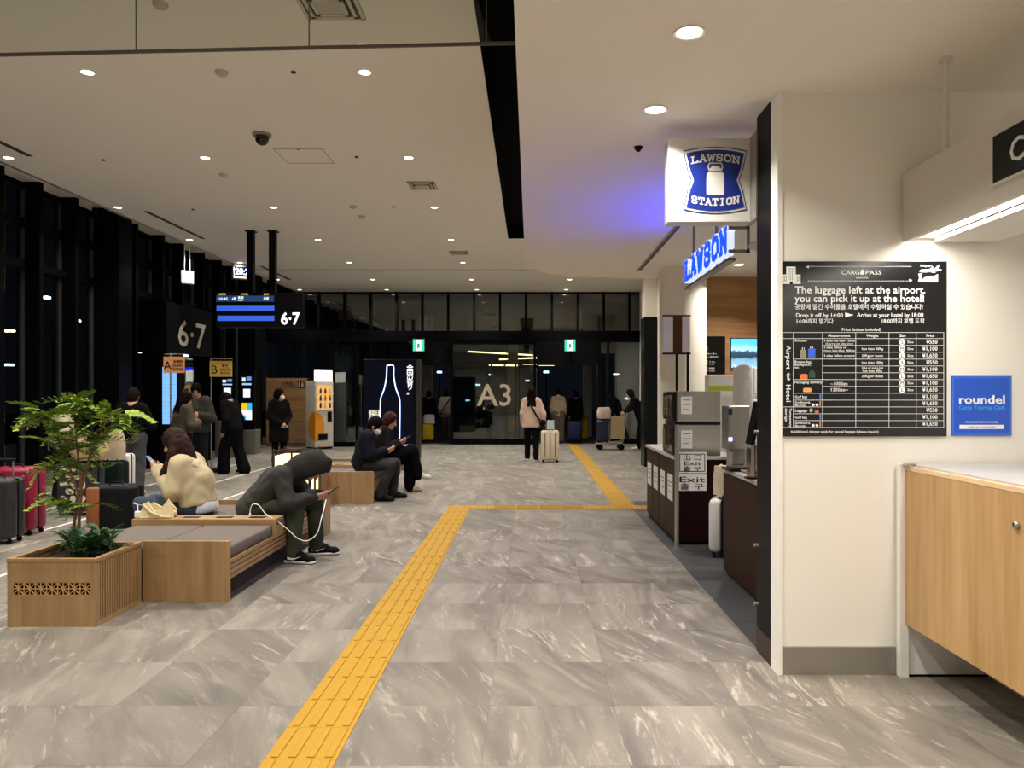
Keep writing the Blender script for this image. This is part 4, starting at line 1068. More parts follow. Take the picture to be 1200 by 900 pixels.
# ---- lit channel letters hung inside the shop front
LX, LY0, LY1 = 1.52, 5.92, 7.58
t = thing('letter_sign', 'hanging row of lit blue and white shop letters', 'sign', (LX, LY0, 2.565))
L_, Hh = LY1 - LY0, .262
BX('tray', (.0, .06, 0, L_, -.035, -.012), mat('#77736c', .4, .4), t)
fr = frame_on('-X', (0, L_, 0))     # u runs towards the camera
M_NEON = emat('#010cff', 24.0); M_LIT = emat('#dfeaff', .8)
cw = L_ / 6
for i, ch in enumerate('LAWSON'):
    ch_ = MB(); slab_letter(ch_, ch, fr, i * cw + cw * .1, .02, cw * .84, Hh - .03, .064, -.055, -.004)
    g = ch_.build('letter', M_LIT, t)
    f_ = MB(); slab_letter(f_, ch, fr, i * cw + cw * .1 + .005, .03, cw * .84 - .01, Hh - .05, .05, -.004, .006)
    f_.build('blue_face', M_NEON, g)
MB().cyl((.045, .0, .21), (.045, L_, .21), .008, None, 8).cyl((.045, 0, .05), (.045, L_, .05), .008, None, 8).build('back_rails', M_STEEL, t)
MB().box(.0, .16, -.03, -.01, .20, .225).box(.0, .16, -.03, -.01, .02, .045).box(.135, .16, -.03, -.01, .02, .50).build('end_frame', M_ALU, t)
MB().cyl((.045, .55, .2), (.045, .55, SZ - 2.565), .014, None, 10).box(-.06, .14, .47, .63, SZ - 2.565 - .035, SZ - 2.565).build('hanger', M_ALU, t)
MB().cyl((.045, 1.45, .2), (.045, 1.45, SZ - 2.565), .014, None, 10).build('hanger', M_ALU, t)
t = thing('security_camera', 'white bullet security camera beside the lit letters', 'camera', (1.74, 5.75, SZ))
MB().cyl((0, 0, 0), (0, 0, -.55), .01, None, 8).cyl((0, 0, -.01), (0, 0, 0), .04, None, 16).build('stem', mat('#e4e0d8', .5), t)
MB().cyl((-.1, -.08, -.52), (.04, .06, -.6), .035, .035, 16).build('body', mat('#e9e6df', .4), t)

# ================================================================ SHOP INTERIOR
M_BROWN = wood('#26130a', '#371f12', 'Z', .8, .5); M_TOP = mat('#b8b2a9', .35); M_BROWN.node_tree.nodes['Principled BSDF'].inputs['Specular IOR Level'].default_value = .15
t = thing('checkout_counter', 'dark brown checkout counter just inside the shop front', 'counter', (1.62, 4.55, 0))
BX('front_panel', (0, .02, 0, 1.91, .03, .85), M_BROWN, t); BX('end_panel', (.02, .7, 1.89, 1.91, .03, .85), M_BROWN, t); BX('kick', (.03, .7, 0, 1.88, 0, .1), M_BLACK, t)
BX('counter_top', (-.015, .72, 0, 1.93, .85, .885), M_TOP, t, .004); BX('carcass', (.02, .7, 0, 1.88, .1, .85), mat('#2c1a16', .7), t)
t = thing('oven_counter', 'dark brown panelled counter carrying the steel ovens', 'counter', (1.42, 7.62, 0))
BX('carcass', (.03, .62, .02, 1.85, .04, .85), mat('#26130f', .6), t); BX('end_panel', (.03, .62, 0, .02, .04, .85), mat('#241012', .5, spec=.2), t)
for k in range(4):
    BX('door_panel', (.008, .03, .02 + k * .455, .46 + k * .455, .06, .845), M_BROWN, t, .004)
    sgn = BX('notice', (.003, .008, .10 + k * .455, .38 + k * .455, .42, .68), mat('#d5d0c6', .6), t)
    MB().box(.002, .003, .14 + k * .455, .34 + k * .455, .60, .61).box(.002, .003, .14 + k * .455, .34 + k * .455, .56, .57).box(.002, .003, .14 + k * .455, .30 + k * .455, .5, .51).build('print', mat('#55504a', .6), sgn)
BX('counter_top', (-.005, .64, -.01, 1.87, .85, .882), M_TOP, t, .004); BX('kick', (.03, .62, .03, 1.85, 0, .06), M_BLACK, t)
# ovens
def oven(z0, z1, lab):
    r = thing('microwave_oven', lab, 'oven', (1.42, 7.64, z0)); h = z1 - z0
    BX('casing', (.03, .47, 0, .62, 0, h), mat('#c4c1bb', .16, .95, noise=.04), r, .006)
    BX('door_frame', (.0, .03, .01, .60, .01, h - .01), mat('#1b1815', .3), r, .004)
    BX('door_glass', (-.004, .0, .06, .40, .04, h - .04), mat('#3c2c18', .08), r); BX('keypad', (-.004, 0, .43, .57, .04, h - .04), mat('#2a2620', .4), r)
    for q in range(4): MB().box(-.008, -.004, .45, .55, .06 + q * .05, .06 + q * .05 + .03).build('key', mat('#a58f3c', .5), r)
    MB().cyl((-.03, .41, .05), (-.03, .41, h - .05), .008, None, 8).build('handle', M_STEEL, r)
    n_ = BX('notice', (.075, .185, -.003, 0, h * .25, h * .82), mat('#dedcd6', .6), r)
    MB().box(.09, .17, -.004, -.003, h * .7, h * .73).box(.09, .17, -.004, -.003, h * .55, h * .57).box(.09, .15, -.004, -.003, h * .4, h * .42).build('print', mat('#6a665e', .6), n_)
oven(.884, 1.195, 'lower stainless steel oven on the brown counter'); oven(1.225, 1.53, 'upper stainless steel oven stacked on the lower one')
tag(BX('oven_shelf', (1.44, 1.89, 7.65, 8.25, 1.196, 1.224), M_DARKMET), 'dark shelf between the two stacked ovens', 'shelf')
t = thing('barrier_post', 'slim stainless post at the end of the oven counter', 'post', (1.43, 7.52, 0))
MB().cyl((0, 0, .006), (0, 0, 1.2), .022, None, 16).build('tube', M_STEEL, t); MB().cyl((0, 0, 0), (0, 0, .006), .06, None, 20).build('base_plate', M_STEEL, t)
# exit notices
def notice(x0_, x1_, y0_, y1_, d, lines, lab, border=True):
    a, b, c_, e = px(x0_, d), px(x1_, d), pz(y1_, d), pz(y0_, d)
    r = thing('exit_notice', lab, 'sign', (a, d, c_)); w, h = b - a, e - c_
    BX('sheet', (0, w, 0, .006, 0, h), mat('#e6e4df', .5), r)
    if border:
        k, q = .008, .014
        MB().box(q, w - q, -.001, 0, q, q + k).box(q, w - q, -.001, 0, h - q - k, h - q).box(q, q + k, -.001, 0, q, h - q).box(w - q - k, w - q, -.001, 0, q, h - q).build('border', mat('#17181c', .6), r)
    for s, zz, hh, ww in lines: text(s, hh * h, (w / 2, -.001, zz * h), '-Y', mat('#17181c', .6), r, 'CENTER', .015, ww * w, ext=.0005)
    return r
notice(794.5, 828, 530, 554.5, 7.605, [('出 口', .64, .22, .62), ('Exit', .38, .19, .62), ('출 구', .12, .17, .62)], 'upper white exit notice in three languages, framed')
notice(793, 828, 556, 575, 7.61, [('Exit', .52, .36, .85), ('출 구', .1, .3, .8)], 'lower white exit notice partly behind the upper one', False)
# poster stand on the ovens
t = thing('poster_stand', 'double poster stand with white backs on black poles behind the ovens', 'poster stand', (px(800, 8.55), 8.55, .884))
for u in (px(793, 8.5) - px(800, 8.5), px(806, 8.5) - px(800, 8.5)): MB().cyl((u, 0, 0), (u, 0, 1.4), .014, None, 10).cyl((u, 0, 0), (u, 0, .012), .07, None, 16).build('pole', M_BLACK, t)
zb, zt = pz(412, 8.5) - .884, pz(371, 8.5) - .884
for a, b in ((777, 788), (799, 808)): BX('poster', (px(a, 8.5) - px(800, 8.5), px(b, 8.5) - px(800, 8.5), -.03, -.022, zb, zt), mat('#e9e7e2', .5), t)
BX('mirror_strip', (px(788, 8.5) - px(800, 8.5), px(799, 8.5) - px(800, 8.5), -.02, -.012, zb - .02, zt + .01), mat('#6a4a30', .15, .6), t)
MB().box(px(776, 8.5) - px(800, 8.5), px(809, 8.5) - px(800, 8.5), -.03, .0, zb - .03, zb - .01).build('lower_bar', M_DARKMET, t); MB().box(px(776, 8.5) - px(800, 8.5), px(809, 8.5) - px(800, 8.5), -.03, .0, zt + .005, zt + .02).build('upper_bar', M_DARKMET, t)
# menu board and screen on the wood wall
D = 10.57
t = thing('guide_board', 'black guide board with white icons on the wood wall', 'sign', (px(820, D), D, pz(438, D)))
w, h = px(850, D) - px(820, D), pz(394, D) - pz(438, D)
BX('panel', (0, w, 0, .03, 0, h), mat('#141312', .4), t, .004)
for zz, ic in ((.62, 1), (.24, 1), (.05, 1)): BX('icon', (w * .1, w * .3, -.003, 0, h * zz, h * (zz + .13)), mat('#d8d5ce', .6), t)
for s, zz, hh, ww in (('↰', .82, .1, .12), ('エレベーター', .5, .055, .55), ('Elevator / 엘리베이터', .43, .035, .6), ('トイレ', .29, .05, .22), ('Toilet', .24, .03, .2), ('喫煙室', .11, .05, .22), ('Smoking', .06, .03, .22)):
    text(s, hh * h, (w * (.14 if zz > .8 else .36 if zz < .4 else .1), -.001, zz * h), '-Y', mat('#e4e2dc', .6), t, 'LEFT', .01, ww * w)
t = thing('wall_screen', 'lit screen showing a blue harbour view on the wood wall', 'screen', (px(857, D), D, pz(431, D)))
w, h = px(893, D) - px(857, D), pz(397, D) - pz(431, D)
BX('bezel', (-.012, w, 0, .05, -.012, h + .012), M_BLACK, t)
m, N, L, b = newmat('harbour_picture'); tc = N.new('ShaderNodeTexCoord'); sp = N.new('ShaderNodeSeparateXYZ'); L.new(tc.outputs['Generated'], sp.inputs[0])
nz = N.new('ShaderNodeTexNoise'); nz.inputs['Scale'].default_value = 7; L.new(tc.outputs['Generated'], nz.inputs['Vector'])
ad = N.new('ShaderNodeMath'); ad.operation = 'MULTIPLY_ADD'; ad.inputs[1].default_value = .25; L.new(nz.outputs['Fac'], ad.inputs[0]); L.new(sp.outputs['Z'], ad.inputs[2])
rp = N.new('ShaderNodeValToRGB'); e = rp.color_ramp.elements; e[0].position = .1; e[0].color = srgb('#7fa9c4') + (1,); e[1].position = .95; e[1].color = srgb('#4aa8ee') + (1,)
for p_, c_ in ((.42, '#5f89a8'), (.5, '#1d2c3a'), (.68, '#25445c'), (.74, '#9ad0f4')): q = e.new(p_); q.color = srgb(c_) + (1,)
L.new(ad.outputs[0], rp.inputs[0]); L.new(rp.outputs[0], b.inputs['Emission Color']); b.inputs['Emission Strength'].default_value = 1.2; L.new(rp.outputs[0], b.inputs['Base Color'])
BX('picture', (0, w, -.002, 0, 0, h), m, t)
# boxes with the lime stripe on a shelf
t = thing('product_shelf', 'white shelf unit below the guide board', 'shelf', (2.08, 9.0, 0)); BX('unit', (0, 1.0, 0, .3, 0, 1.48), mat('#cfcac0', .6), t, .005)
for k in range(2):
    r = thing('carton', 'white carton with lime stripe on the shelf, %s' % ('left one' if k == 0 else 'right one'), 'carton', (2.09 + k * .36, 9.03, 1.482), group='white cartons')
    BX('body', (0, .34, 0, .2, 0, .24), mat('#e8e6de', .6), r, .004); BX('stripe', (-.001, .341, -.001, 0, .06, .12), mat('#b9c41e', .6), r)
# white suitcase and bag between the counters
suitcase('white suitcase with dark stripe standing between the shop counters', 1.80, 7.15, 1.2, .36, .24, .54, '#d6d4cf', 2, 0, stripe='#24242a')
b_ = soft_bag('carrier_bag', 'cream carrier bag leaning on the white shop suitcase', 'bag', 1.79, 7.15, .568, .18, .13, .27, '#cfc0a8', .6, .05, True, 9)
# things on the checkout counter
CT = .887
t = thing('coffee_dispenser', 'tall stainless drink dispenser on the checkout counter', 'dispenser', (px(850, 6.2), 6.1, CT))
BX('body', (0, .17, 0, .22, .17, .52), M_STEEL, t, .006); BX('column', (.04, .17, .06, .22, .0, .17), M_STEEL, t); BX('drip_base', (0, .17, -.02, .22, 0, .02), M_DARKMET, t)
BX('drum', (.03, .13, -.01, .05, .05, .17), mat('#8f8a84', .15, .5), t, .01); BX('blue_label', (-.002, .03, -.003, 0, .45, .5), mat('#1d3f6a', .5), t); BX('display', (.0, .03, -.003, 0, .24, .27), emat('#bcd0ff', 2.0), t)
t = thing('drink_urn', 'glossy steel drink urn at the edge of the checkout counter', 'urn', (px(878, 5.9), 5.75, CT)); MB().lathe([(.06, 0), (.065, .02), (.062, .2), (.05, .235), (.02, .25), (.0001, .255)], n=24).build('vessel', mat('#a89c92', .12, .9), t)
MB().cyl((-.06, 0, .06), (-.09, 0, .055), .008, None, 8).build('tap', M_BLACK, t)
t = thing('drip_tray', 'low grey tray on the checkout counter', 'tray', (1.66, 5.9, CT)); BX('tray_body', (0, .2, 0, .3, 0, .02), mat('#8d8984', .4), t, .005)
t = thing('payment_tablet', 'black tilted payment tablet on the checkout counter', 'tablet', (px(880, 5.55), 5.5, CT))
MB().prism([(-.01, .25), (.012, .25), (.075, .56), (.05, .56)], 0, .16, lambda u, v, q: (u, q, v)).build('screen_body', M_BLACK, t); BX('stand', (-.03, .08, .03, .12, 0, .012), M_BLACK, t); MB().cyl((.02, .08, 0), (.02, .08, .3), .012, None, 8).build('stem', M_STEEL, t)
b_ = soft_bag('carrier_bag', 'tall white paper carrier bag behind the drink dispenser', 'bag', px(861, 6.45) + .06, 6.42, CT + .0, .17, .1, .84, '#e4e1da', .1, .02, True, 12)
t = thing('white_register', 'white register cabinet behind the checkout counter', 'register', (2.04, 7.15, 0)); BX('cabinet', (0, .5, 0, .4, 0, 1.45), mat('#dcd9d3', .5), t, .008); BX('screen', (.03, .3, -.02, 0, 1.5, 1.75), mat('#e2e0db', .4), t, .008); BX('neck', (.12, .2, 0, .03, 1.45, 1.55), mat('#bbb8b2', .5), t)
# ================================================================ HALL SIGNAGE AND MACHINES
M_TXT = emat('#f4f6f4', 1.1); M_OFFW = mat('#cfc8bb', .6)
# ---- hanging departure board
Y = 14.5
x0, x1, x2 = px(253, Y), px(322, Y), px(354, Y); z0, z1 = pz(383.5, Y), pz(343, Y)
t = thing('departure_board', 'hanging black departure board with blue rows and gate number', 'display', (x0, Y, z0))
w, w2, h = x1 - x0, x2 - x0, z1 - z0
BX('housing', (0, w2, 0, .18, 0, h), M_BLACK, t, .01)
def scr(x_, y_): return ((x_ - 253) / (322 - 253) * w, (383.5 - y_) / 40.5 * h)
def bar(xa, ya, xb, yb, m, nm):
    a, b = scr(xa, ya), scr(xb, yb); BX(nm, (a[0], b[0], -.006, 0, b[1], a[1]), m, t)
bar(253.5, 353.5, 321, 346.5, emat('#2b4a80', .55), 'header_row'); bar(254, 364.5, 321.5, 358.5, emat('#3a62d8', .8), 'blue_row'); bar(255, 376, 321.5, 370, emat('#3a62d8', .8), 'blue_row')
for s, x_, y_, hh, ww, m in (('10:45', 256, 351.6, 3, 10, M_TXT), ('6番', 272, 351.6, 3, 5, M_TXT), ('博多駅', 279, 350.2, 2.6, 6.5, M_TXT), ('Hakata', 279, 352.6, 1.6, 5.5, M_TXT), ('所要', 309, 351.6, 3, 6, M_TXT),
                             ('出発時刻', 256.5, 345.8, 1.8, 8, emat('#d8d04a', 1.0)), ('行先', 283, 345.8, 1.8, 8, emat('#d8d04a', 1.0)), ('備考', 309, 345.8, 1.8, 6, emat('#d8d04a', 1.0))):
    a = scr(x_, y_); text(s, hh / 40.5 * h, (a[0], -.007, a[1]), '-Y', m, t, 'LEFT', .01, ww / 69 * w)
a = scr(340, 380); text('6·7', 14 / 40.5 * h, (a[0], -.003, a[1]), '-Y', emat('#ffffff', 1.3), t, 'CENTER', .06, 22 / 69 * w, split=True)
for x_ in (292, 318):
    u = px(x_, Y) - x0
    MB().box(u - .06, u + .06, .03, .15, h, CZ - z0).box(u - .09, u + .09, 0, .18, CZ - z0 - .02, CZ - z0).build('hanger_post', M_BLACK, t)
# ---- bus gate portal with 6.7 on its side
X, ya, yb, zt = -7.3, 15.4, 17.6, pz(352.5, 15.4)
t = thing('bus_gate', 'black bus gate portal with large grey 6·7 numerals', 'gate', (X, ya, 0))
BX('canopy', (-.65, 0, 0, yb - ya, 2.35, zt), mat('#0b0c0d', .4), t)
for q in (0, yb - ya - .12): BX('gate_post', (-.5, 0, q, q + .12, 0, 2.35), M_FRAME, t)
BX('glass_leaf', (-.2, -.19, .14, 1.0, .05, 2.3), M_GLASS, t); BX('glass_leaf', (-.2, -.19, 1.1, yb - ya - .14, .05, 2.3), M_GLASS, t)
yn = X * FPX / (225 - VX)
text('6·7', .56, (.001, yn - ya, pz(408, yn) + .02), '+X', mat('#bdb6a8', .6), t, 'CENTER', .02, 1.35, split=True)
BX('reflection_bar', (-.01, .02, .75, .95, 2.30, 2.34), emat('#bcd4ff', 2.0), t)  # glowing bar painted in for lamp light mirrored in the door glass
# ---- information screens
def kiosk(x0_, x1_, y0_, y1_, d, base, lab, col, kind):
    a, b = px(x0_, d), px(x1_, d); zb, zt_ = pz(y1_, d), pz(y0_, d)
    r = thing('information_screen', lab, 'screen', ((a + b) / 2, d, 0)); w = b - a
    BX('housing', (-w / 2 - .04, w / 2 + .04, 0, .14, zb - .25 if base else 0, zt_ + .06), M_BLACK, r, .006)
    BX('screen', (-w / 2, w / 2, -.006, 0, zb, zt_), emat(col, 1.0 if kind == 'blue' else .05), r)
    if base: BX('base', (-.26, .26, -.1, .26, 0, zb - .25), mat('#6b6862', .6), r, .01)
    rg = random.Random(int(x0_))
    if kind == 'blue':
        n = 14
        for k in range(n):
            zz = zb + (zt_ - zb) * (.06 + .88 * k / n)
            for q in range(3):
                if rg.random() < .8: BX('text_row', (-w / 2 + .02 + q * w * .32, -w / 2 + .02 + q * w * .32 + w * rg.uniform(.12, .26), -.008, -.006, zz, zz + .012), emat('#6f9fe0', .8), r)
    else:
        H_ = zt_ - zb
        for (u0, u1, v0, v1, c_) in ((.05, .95, .0, .2, '#f3f6f2'), (.05, .5, .2, .36, '#f2c400'), (.5, .95, .2, .36, '#2fb4ef'), (.05, .45, .0, .1, '#2fa8f0'), (.2, .8, .48, .66, '#e8f2ff'), (.1, .9, .74, .78, '#9fc4f0'), (.1, .4, .82, .9, '#d8e4f4'), (.5, .9, .84, .92, '#5a8fd0')):
            BX('tile_graphic', (-w / 2 + w * u0, -w / 2 + w * u1, -.008, -.006, zb + H_ * v0, zb + H_ * v1), emat(c_, .9), r)
    return r
kiosk(190.5, 207, 430, 497, 15.0, False, 'tall light blue timetable screen beside queue sign A', '#7cb4f8', 'blue')
kiosk(259.5, 273.5, 441, 481, 18.3, True, 'dim ticket screen behind queue sign B', '#10141c', 'tiles')
kiosk(282.5, 296, 437, 492, 19.3, True, 'ticket screen with yellow and blue tiles beyond sign B', '#0c1016', 'tiles')
# ---- queue signs A and B
def queue_sign(ch, lines, x0_, x1_, y0_, y1_, d, pole_x, col, lab):
    a, b, zb, zt_ = px(x0_, d), px(x1_, d), pz(y1_, d), pz(y0_, d); p = px(pole_x, d)
    r = thing('queue_sign', lab, 'sign', (p, d, 0))
    MB().cyl((0, 0, .03), (0, 0, zt_ + .06), .014, None, 10).build('pole', M_STEEL, r)
    BX('base', (-.16, .16, -.16, .16, 0, .035), M_BLACK, r, .008)
    MB().cyl((a - p, 0, zt_ + .045), (b - p, 0, zt_ + .045), .007, None, 8).build('top_bar', M_STEEL, r)
    BX('panel', (a - p, b - p, -.03, -.015, zb, zt_), mat(col, .5), r); w, h_ = b - a, zt_ - zb
    mk = mat('#191613', .6)
    text(ch, h_ * .55, (a - p + w * .2, -.031, zb + h_ * .2), '-Y', mk, r, 'CENTER', .0)
    for (s, ww), v in zip(lines, (.62, .38, .14)): text(s, h_ * .16, (a - p + w * .69, -.031, zb + h_ * v), '-Y', mk, r, 'CENTER', .01, w * ww)
queue_sign('A', (('太宰府', .44), ('DAZAIFU', .5), ('다자이후', .5)), 192.5, 217, 418, 437, 13.6, 200, '#e5a066', 'orange queue sign lettered A on a slim stand')
queue_sign('B', (('博多', .3), ('HAKATA', .5), ('하카타', .42)), 246.5, 272.5, 423, 441.5, 15.2, 247.5, '#e0b950', 'yellow queue sign lettered B on a slim stand')
# ---- small hanging exit box, clock
t = thing('exit_box', 'small white exit box on two rods by the window wall', 'sign', (px(219.5, 15.8), 15.8, CZ), .6)
for u in (-.05, .05): MB().cyl((u, 0, 0), (u, 0, -.56), .008, None, 8).build('rod', mat('#e6e6e2', .5), t)
BX('box', (-.12, .12, -.04, .04, -.83, -.56), mat('#b9bdb8', .5), t, .006); BX('lit_face', (-.09, .11, -.045, -.04, -.81, -.58), emat('#d8ffe9', 1.6), t)
t = thing('digital_clock', 'digital clock box at the ceiling edge showing 20:21', 'clock', (px(285, 18.3), 18.3, CZ), .55)
BX('case', (-.24, .24, -.09, .12, -.36, 0), mat('#a89d8b', .7), t, .01); BX('face', (-.21, .21, -.096, -.09, -.30, -.08), mat('#06080f', .3), t)
text('20:21', .15, (0, -.097, -.265), '-Y', emat('#8fa8ff', 5.0), t, 'CENTER', .03, .36)
# ---- green exit boxes at the doors
for x_, lab in ((490.5, 'green running-man exit sign left of the A3 glass'), (668, 'green running-man exit sign right of the A3 glass')):
    d = 21.8 if x_ < 500 else 22.6
    t = thing('exit_sign', lab, 'exit sign', (px(x_, d), d, pz(412, d)))
    MB().box(-.17, .17, 0, .07, 0, .36, bev=.006).cyl((0, .035, .36), (0, .035, (3.0 if x_ < 500 else 3.1) - pz(412, d)), .03, None, 10).box(-.02, .02, .02, .75 if x_ > 500 else .06, (3.0 if x_ < 500 else 3.1) - pz(412, d) - .02, (3.0 if x_ < 500 else 3.12) - pz(412, d)).build('casing', mat('#3c6b60', .5), t)
    BX('lit_face', (-.155, .155, -.004, 0, .015, .345), emat('#3fc9a0', 1.1), t)
    MB().prism([(-.07, .03), (.07, .03), (.07, .33), (-.07, .33)], .004, .006, frame_on('-Y', (0, 0, 0))).build('white_doorway', emat('#f2fff8', 1.5), t)
    MB().prism([(-.03, .04), (-.01, .12), (.02, .1), (.045, .04), (.06, .05), (.035, .14), (.01, .19), (.05, .18), (.055, .2), (.0, .24), (-.04, .2), (-.035, .16), (-.05, .05)], .006, .008, frame_on('-Y', (0, 0, 0))).build('running_man', emat('#0f9a70', .6), t)
# ---- wood partition with toilet pictogram
d = 22.0
t = thing('wood_partition', 'wood-grain partition with pictogram in the far corner', 'partition', (px(312, d), d, 0))
w = px(360, d) - px(312, d); h = pz(443, d)
BX('panel', (0, w, 0, .12, .12, h), wood('#7d5c38', '#a98457', 'X', .9, .5), t); BX('skirting', (.0, w, .0, .12, 0, .12), mat('#57493a', .6), t); BX('edge_strip', (w, w + .03, 0, .14, 0, h), M_BLACK, t)
BX('pictogram', (w * .77, w * .93, -.004, 0, h * .855, h * .955), mat('#14110d', .5), t)
MB().cyl((w * .81, -.006, h * .935), (w * .81, -.004, h * .935), .02, None, 10).cyl((w * .885, -.006, h * .935), (w * .885, -.004, h * .935), .02, None, 10).box(w * .79, w * .83, -.006, -.004, h * .87, h * .92).box(w * .865, w * .905, -.006, -.004, h * .87, h * .92).build('figures', mat('#d8cdb8', .6), t)
text('お手洗い', .07, (w * .72, -.001, h * .9), '-Y', mat('#1b150e', .6), t, 'RIGHT', .01); text('Toilets  화장실', .05, (w * .72, -.001, h * .865), '-Y', mat('#3a2d1e', .6), t, 'RIGHT', .0)
# ---- vending machines
def vending(x, y, rz, w, lab, col, light, items, D=.42):
    r = thing('vending_machine', lab, 'vending machine', (x, y, 0), rz); Hh = 1.85
    BX('cabinet', (-w / 2, w / 2, 0, D, .06, Hh), mat(col, .4), r, .015); BX('plinth', (-w / 2 + .02, w / 2 - .02, .03, D - .02, 0, .06), M_BLACK, r)
    BX('display_window', (-w / 2 + .05, w / 2 - .05, -.01, 0, Hh * .58, Hh * .94), emat(light, .8), r)
    for i in range(3):
        for j in range(items):
            u = -w / 2 + .07 + (w - .14) * (j + .5) / items; z_ = Hh * (.61 + .105 * i)
            MB().lathe([(.028, 0), (.03, .01), (.03, .09), (.018, .12), (.012, .15)], (u, -.045, z_), 10).build('sample_bottle', mat(['#7b1d10', '#d8d2c0', '#27406e', '#c9741a', '#3a6a2a'][(i * 2 + j) % 5], .4), r)
        BX('sample_shelf', (-w / 2 + .05, w / 2 - .05, -.08, -.01, Hh * (.61 + .105 * i) - .012, Hh * (.61 + .105 * i)), mat('#d8d4cc', .5), r)
    BX('delivery_slot', (-w / 2 + .1, w / 2 - .2, -.012, 0, .25, .42), M_BLACK, r); BX('coin_panel', (w / 2 - .2, w / 2 - .06, -.012, 0, .75, 1.02), M_BLACK, r)
    return r
v1 = vending(px(367, 22.5), 22.25, .9, .55, 'white and blue vending machine beside the wood partition', '#c9ccd0', '#9fd0f2', 4)
v2 = vending(px(383, 21.2), 20.95, .9, .6, 'white vending machine with an orange disc on its side', '#cfcabd', '#f0b060', 3)
MB().prism([(.0 + .3 * math.cos(a), .62 + .4 * math.sin(a)) for a in np.linspace(-PI / 2, PI / 2, 19)], 0, .004, lambda u, v, q: (-.301 - q, u + .0, v)).build('orange_disc', mat('#d98a10', .5), v2)
MB().prism([(-.3 + .3 * math.cos(a), .62 + .4 * math.sin(a)) for a in np.linspace(-PI / 2, PI / 2, 19)], 0, .004, lambda u, v, q: (u, -.001 - q, v)).build('orange_disc', mat('#d98a10', .5), v2)
BX('top_sign', (-.26, .28, .02, .1, 1.85, 2.15), emat('#fff6e0', 1.3), v2); 
# ---- digital poster totem with the glowing bottle outline
d = 15.2
t = thing('poster_totem', 'black digital poster totem with glowing bottle outline', 'display', (px(425, d), d, 0))
w, h = px(487, d) - px(425, d), pz(421, d)
BX('housing', (0, w, 0, .16, .26, h), M_BLACK, t, .01); BX('side_edge', (w, w + .09, .02, .16, .25, h), mat('#3b3935', .4, .4), t); BX('base', (.5, w + .09, .02, .16, 0, .26), mat('#7b7166', .45, .3), t, .01)
BX('base_left', (0, .5, .03, .15, 0, .26), M_BLACK, t)
BX('screen', (.04, w - .05, -.006, 0, .34, h - .06), emat('#060a1a', .5), t)
TX = lambda x_: (x_ - 425) / 62 * w
TZ = lambda y_: pz(y_, d)
prof = [(453.5, 428.5), (453, 441), (450.5, 455), (446.5, 466), (445.8, 476), (446, 500), (446.5, 517), (449, 522)]
pr = prof + [(914.5 - a, b) for a, b in prof[::-1]] + [prof[0]]
def catmull(pts, n=5, closed=False):
    out = []; m_ = len(pts)
    for i in range(m_ - 1):
        p0, p1, p2, p3 = [np.array(pts[max(0, min(m_ - 1, i + q))], float) for q in (-1, 0, 1, 2)]
        for k in range(n):
            u = k / n; out.append(tuple(.5 * (2 * p1 + (p2 - p0) * u + (2 * p0 - 5 * p1 + 4 * p2 - p3) * u * u + (3 * p1 - p0 - 3 * p2 + p3) * u ** 3)))
    return out + [tuple(pts[-1])]
MB().tube([(TX(a), -.009, TZ(b)) for a, b in catmull(pr, 4)], .011, 6).build('bottle_outline', emat('#b9d4ff', 2.4), t)
for k, ch in enumerate('全国の香り。'): text(ch, .1, (TX(480.5), -.007, TZ(434 + 5.6 * k)), '-Y', emat('#f0f0f0', 1.2), t, 'CENTER', .02)
for k, s in enumerate(('福岡天神', '大濠公園', '博多駅前', '中洲川端')): text(s, .085, (TX(432), -.007, TZ(486 + 5 * k)), '-Y', emat('#f0e8d0', 1.0), t, 'LEFT', .02, .24 if k < 2 else .2 - .03 * k)
text('BRAND', .05, (TX(476), -.007, TZ(523)), '-Y', emat('#ffffff', 1.4), t, 'CENTER', .03) if False else BX('caption_mark', (TX(473), TX(484), -.008, -.006, TZ(524), TZ(521)), emat('#e8eef8', 1.0), t)

# ---- suitcases with people at the doors
s_ = suitcase('cream ribbed suitcase pulled by the woman in the pink coat', px(644.5, 17.0), 17.0, 0, .40, .28, .70, '#d2c3ab', 3, .14, stripe='#6a5a4a')
soft_bag('gift_bag', 'small pale blue bag riding on the cream suitcase', 'bag', px(645, 17.0), 16.9, .727, .17, .1, .2, '#b9c2c9', .0, .03, True, 21)
suitcase('navy blue suitcase in the right doorway', px(673, 23.9), 23.9, 0, .44, .28, .66, '#16234f', 4, .0)
suitcase('mustard yellow suitcase in the right doorway', px(684.5, 25.2), 25.2, 0, .24, .22, .78, '#b08316', 3, .0)
suitcase('bright yellow suitcase in the left doorway', px(501.5, 24.2), 24.2, 0, .36, .26, .55, '#e0b90c', 3, .0)
soft_bag('shopping_bag', 'white shopping bag on the bright yellow suitcase', 'bag', px(503, 24.2), 24.2, .577, .36, .16, .28, '#d8d8d6', .1, .02, True, 23)
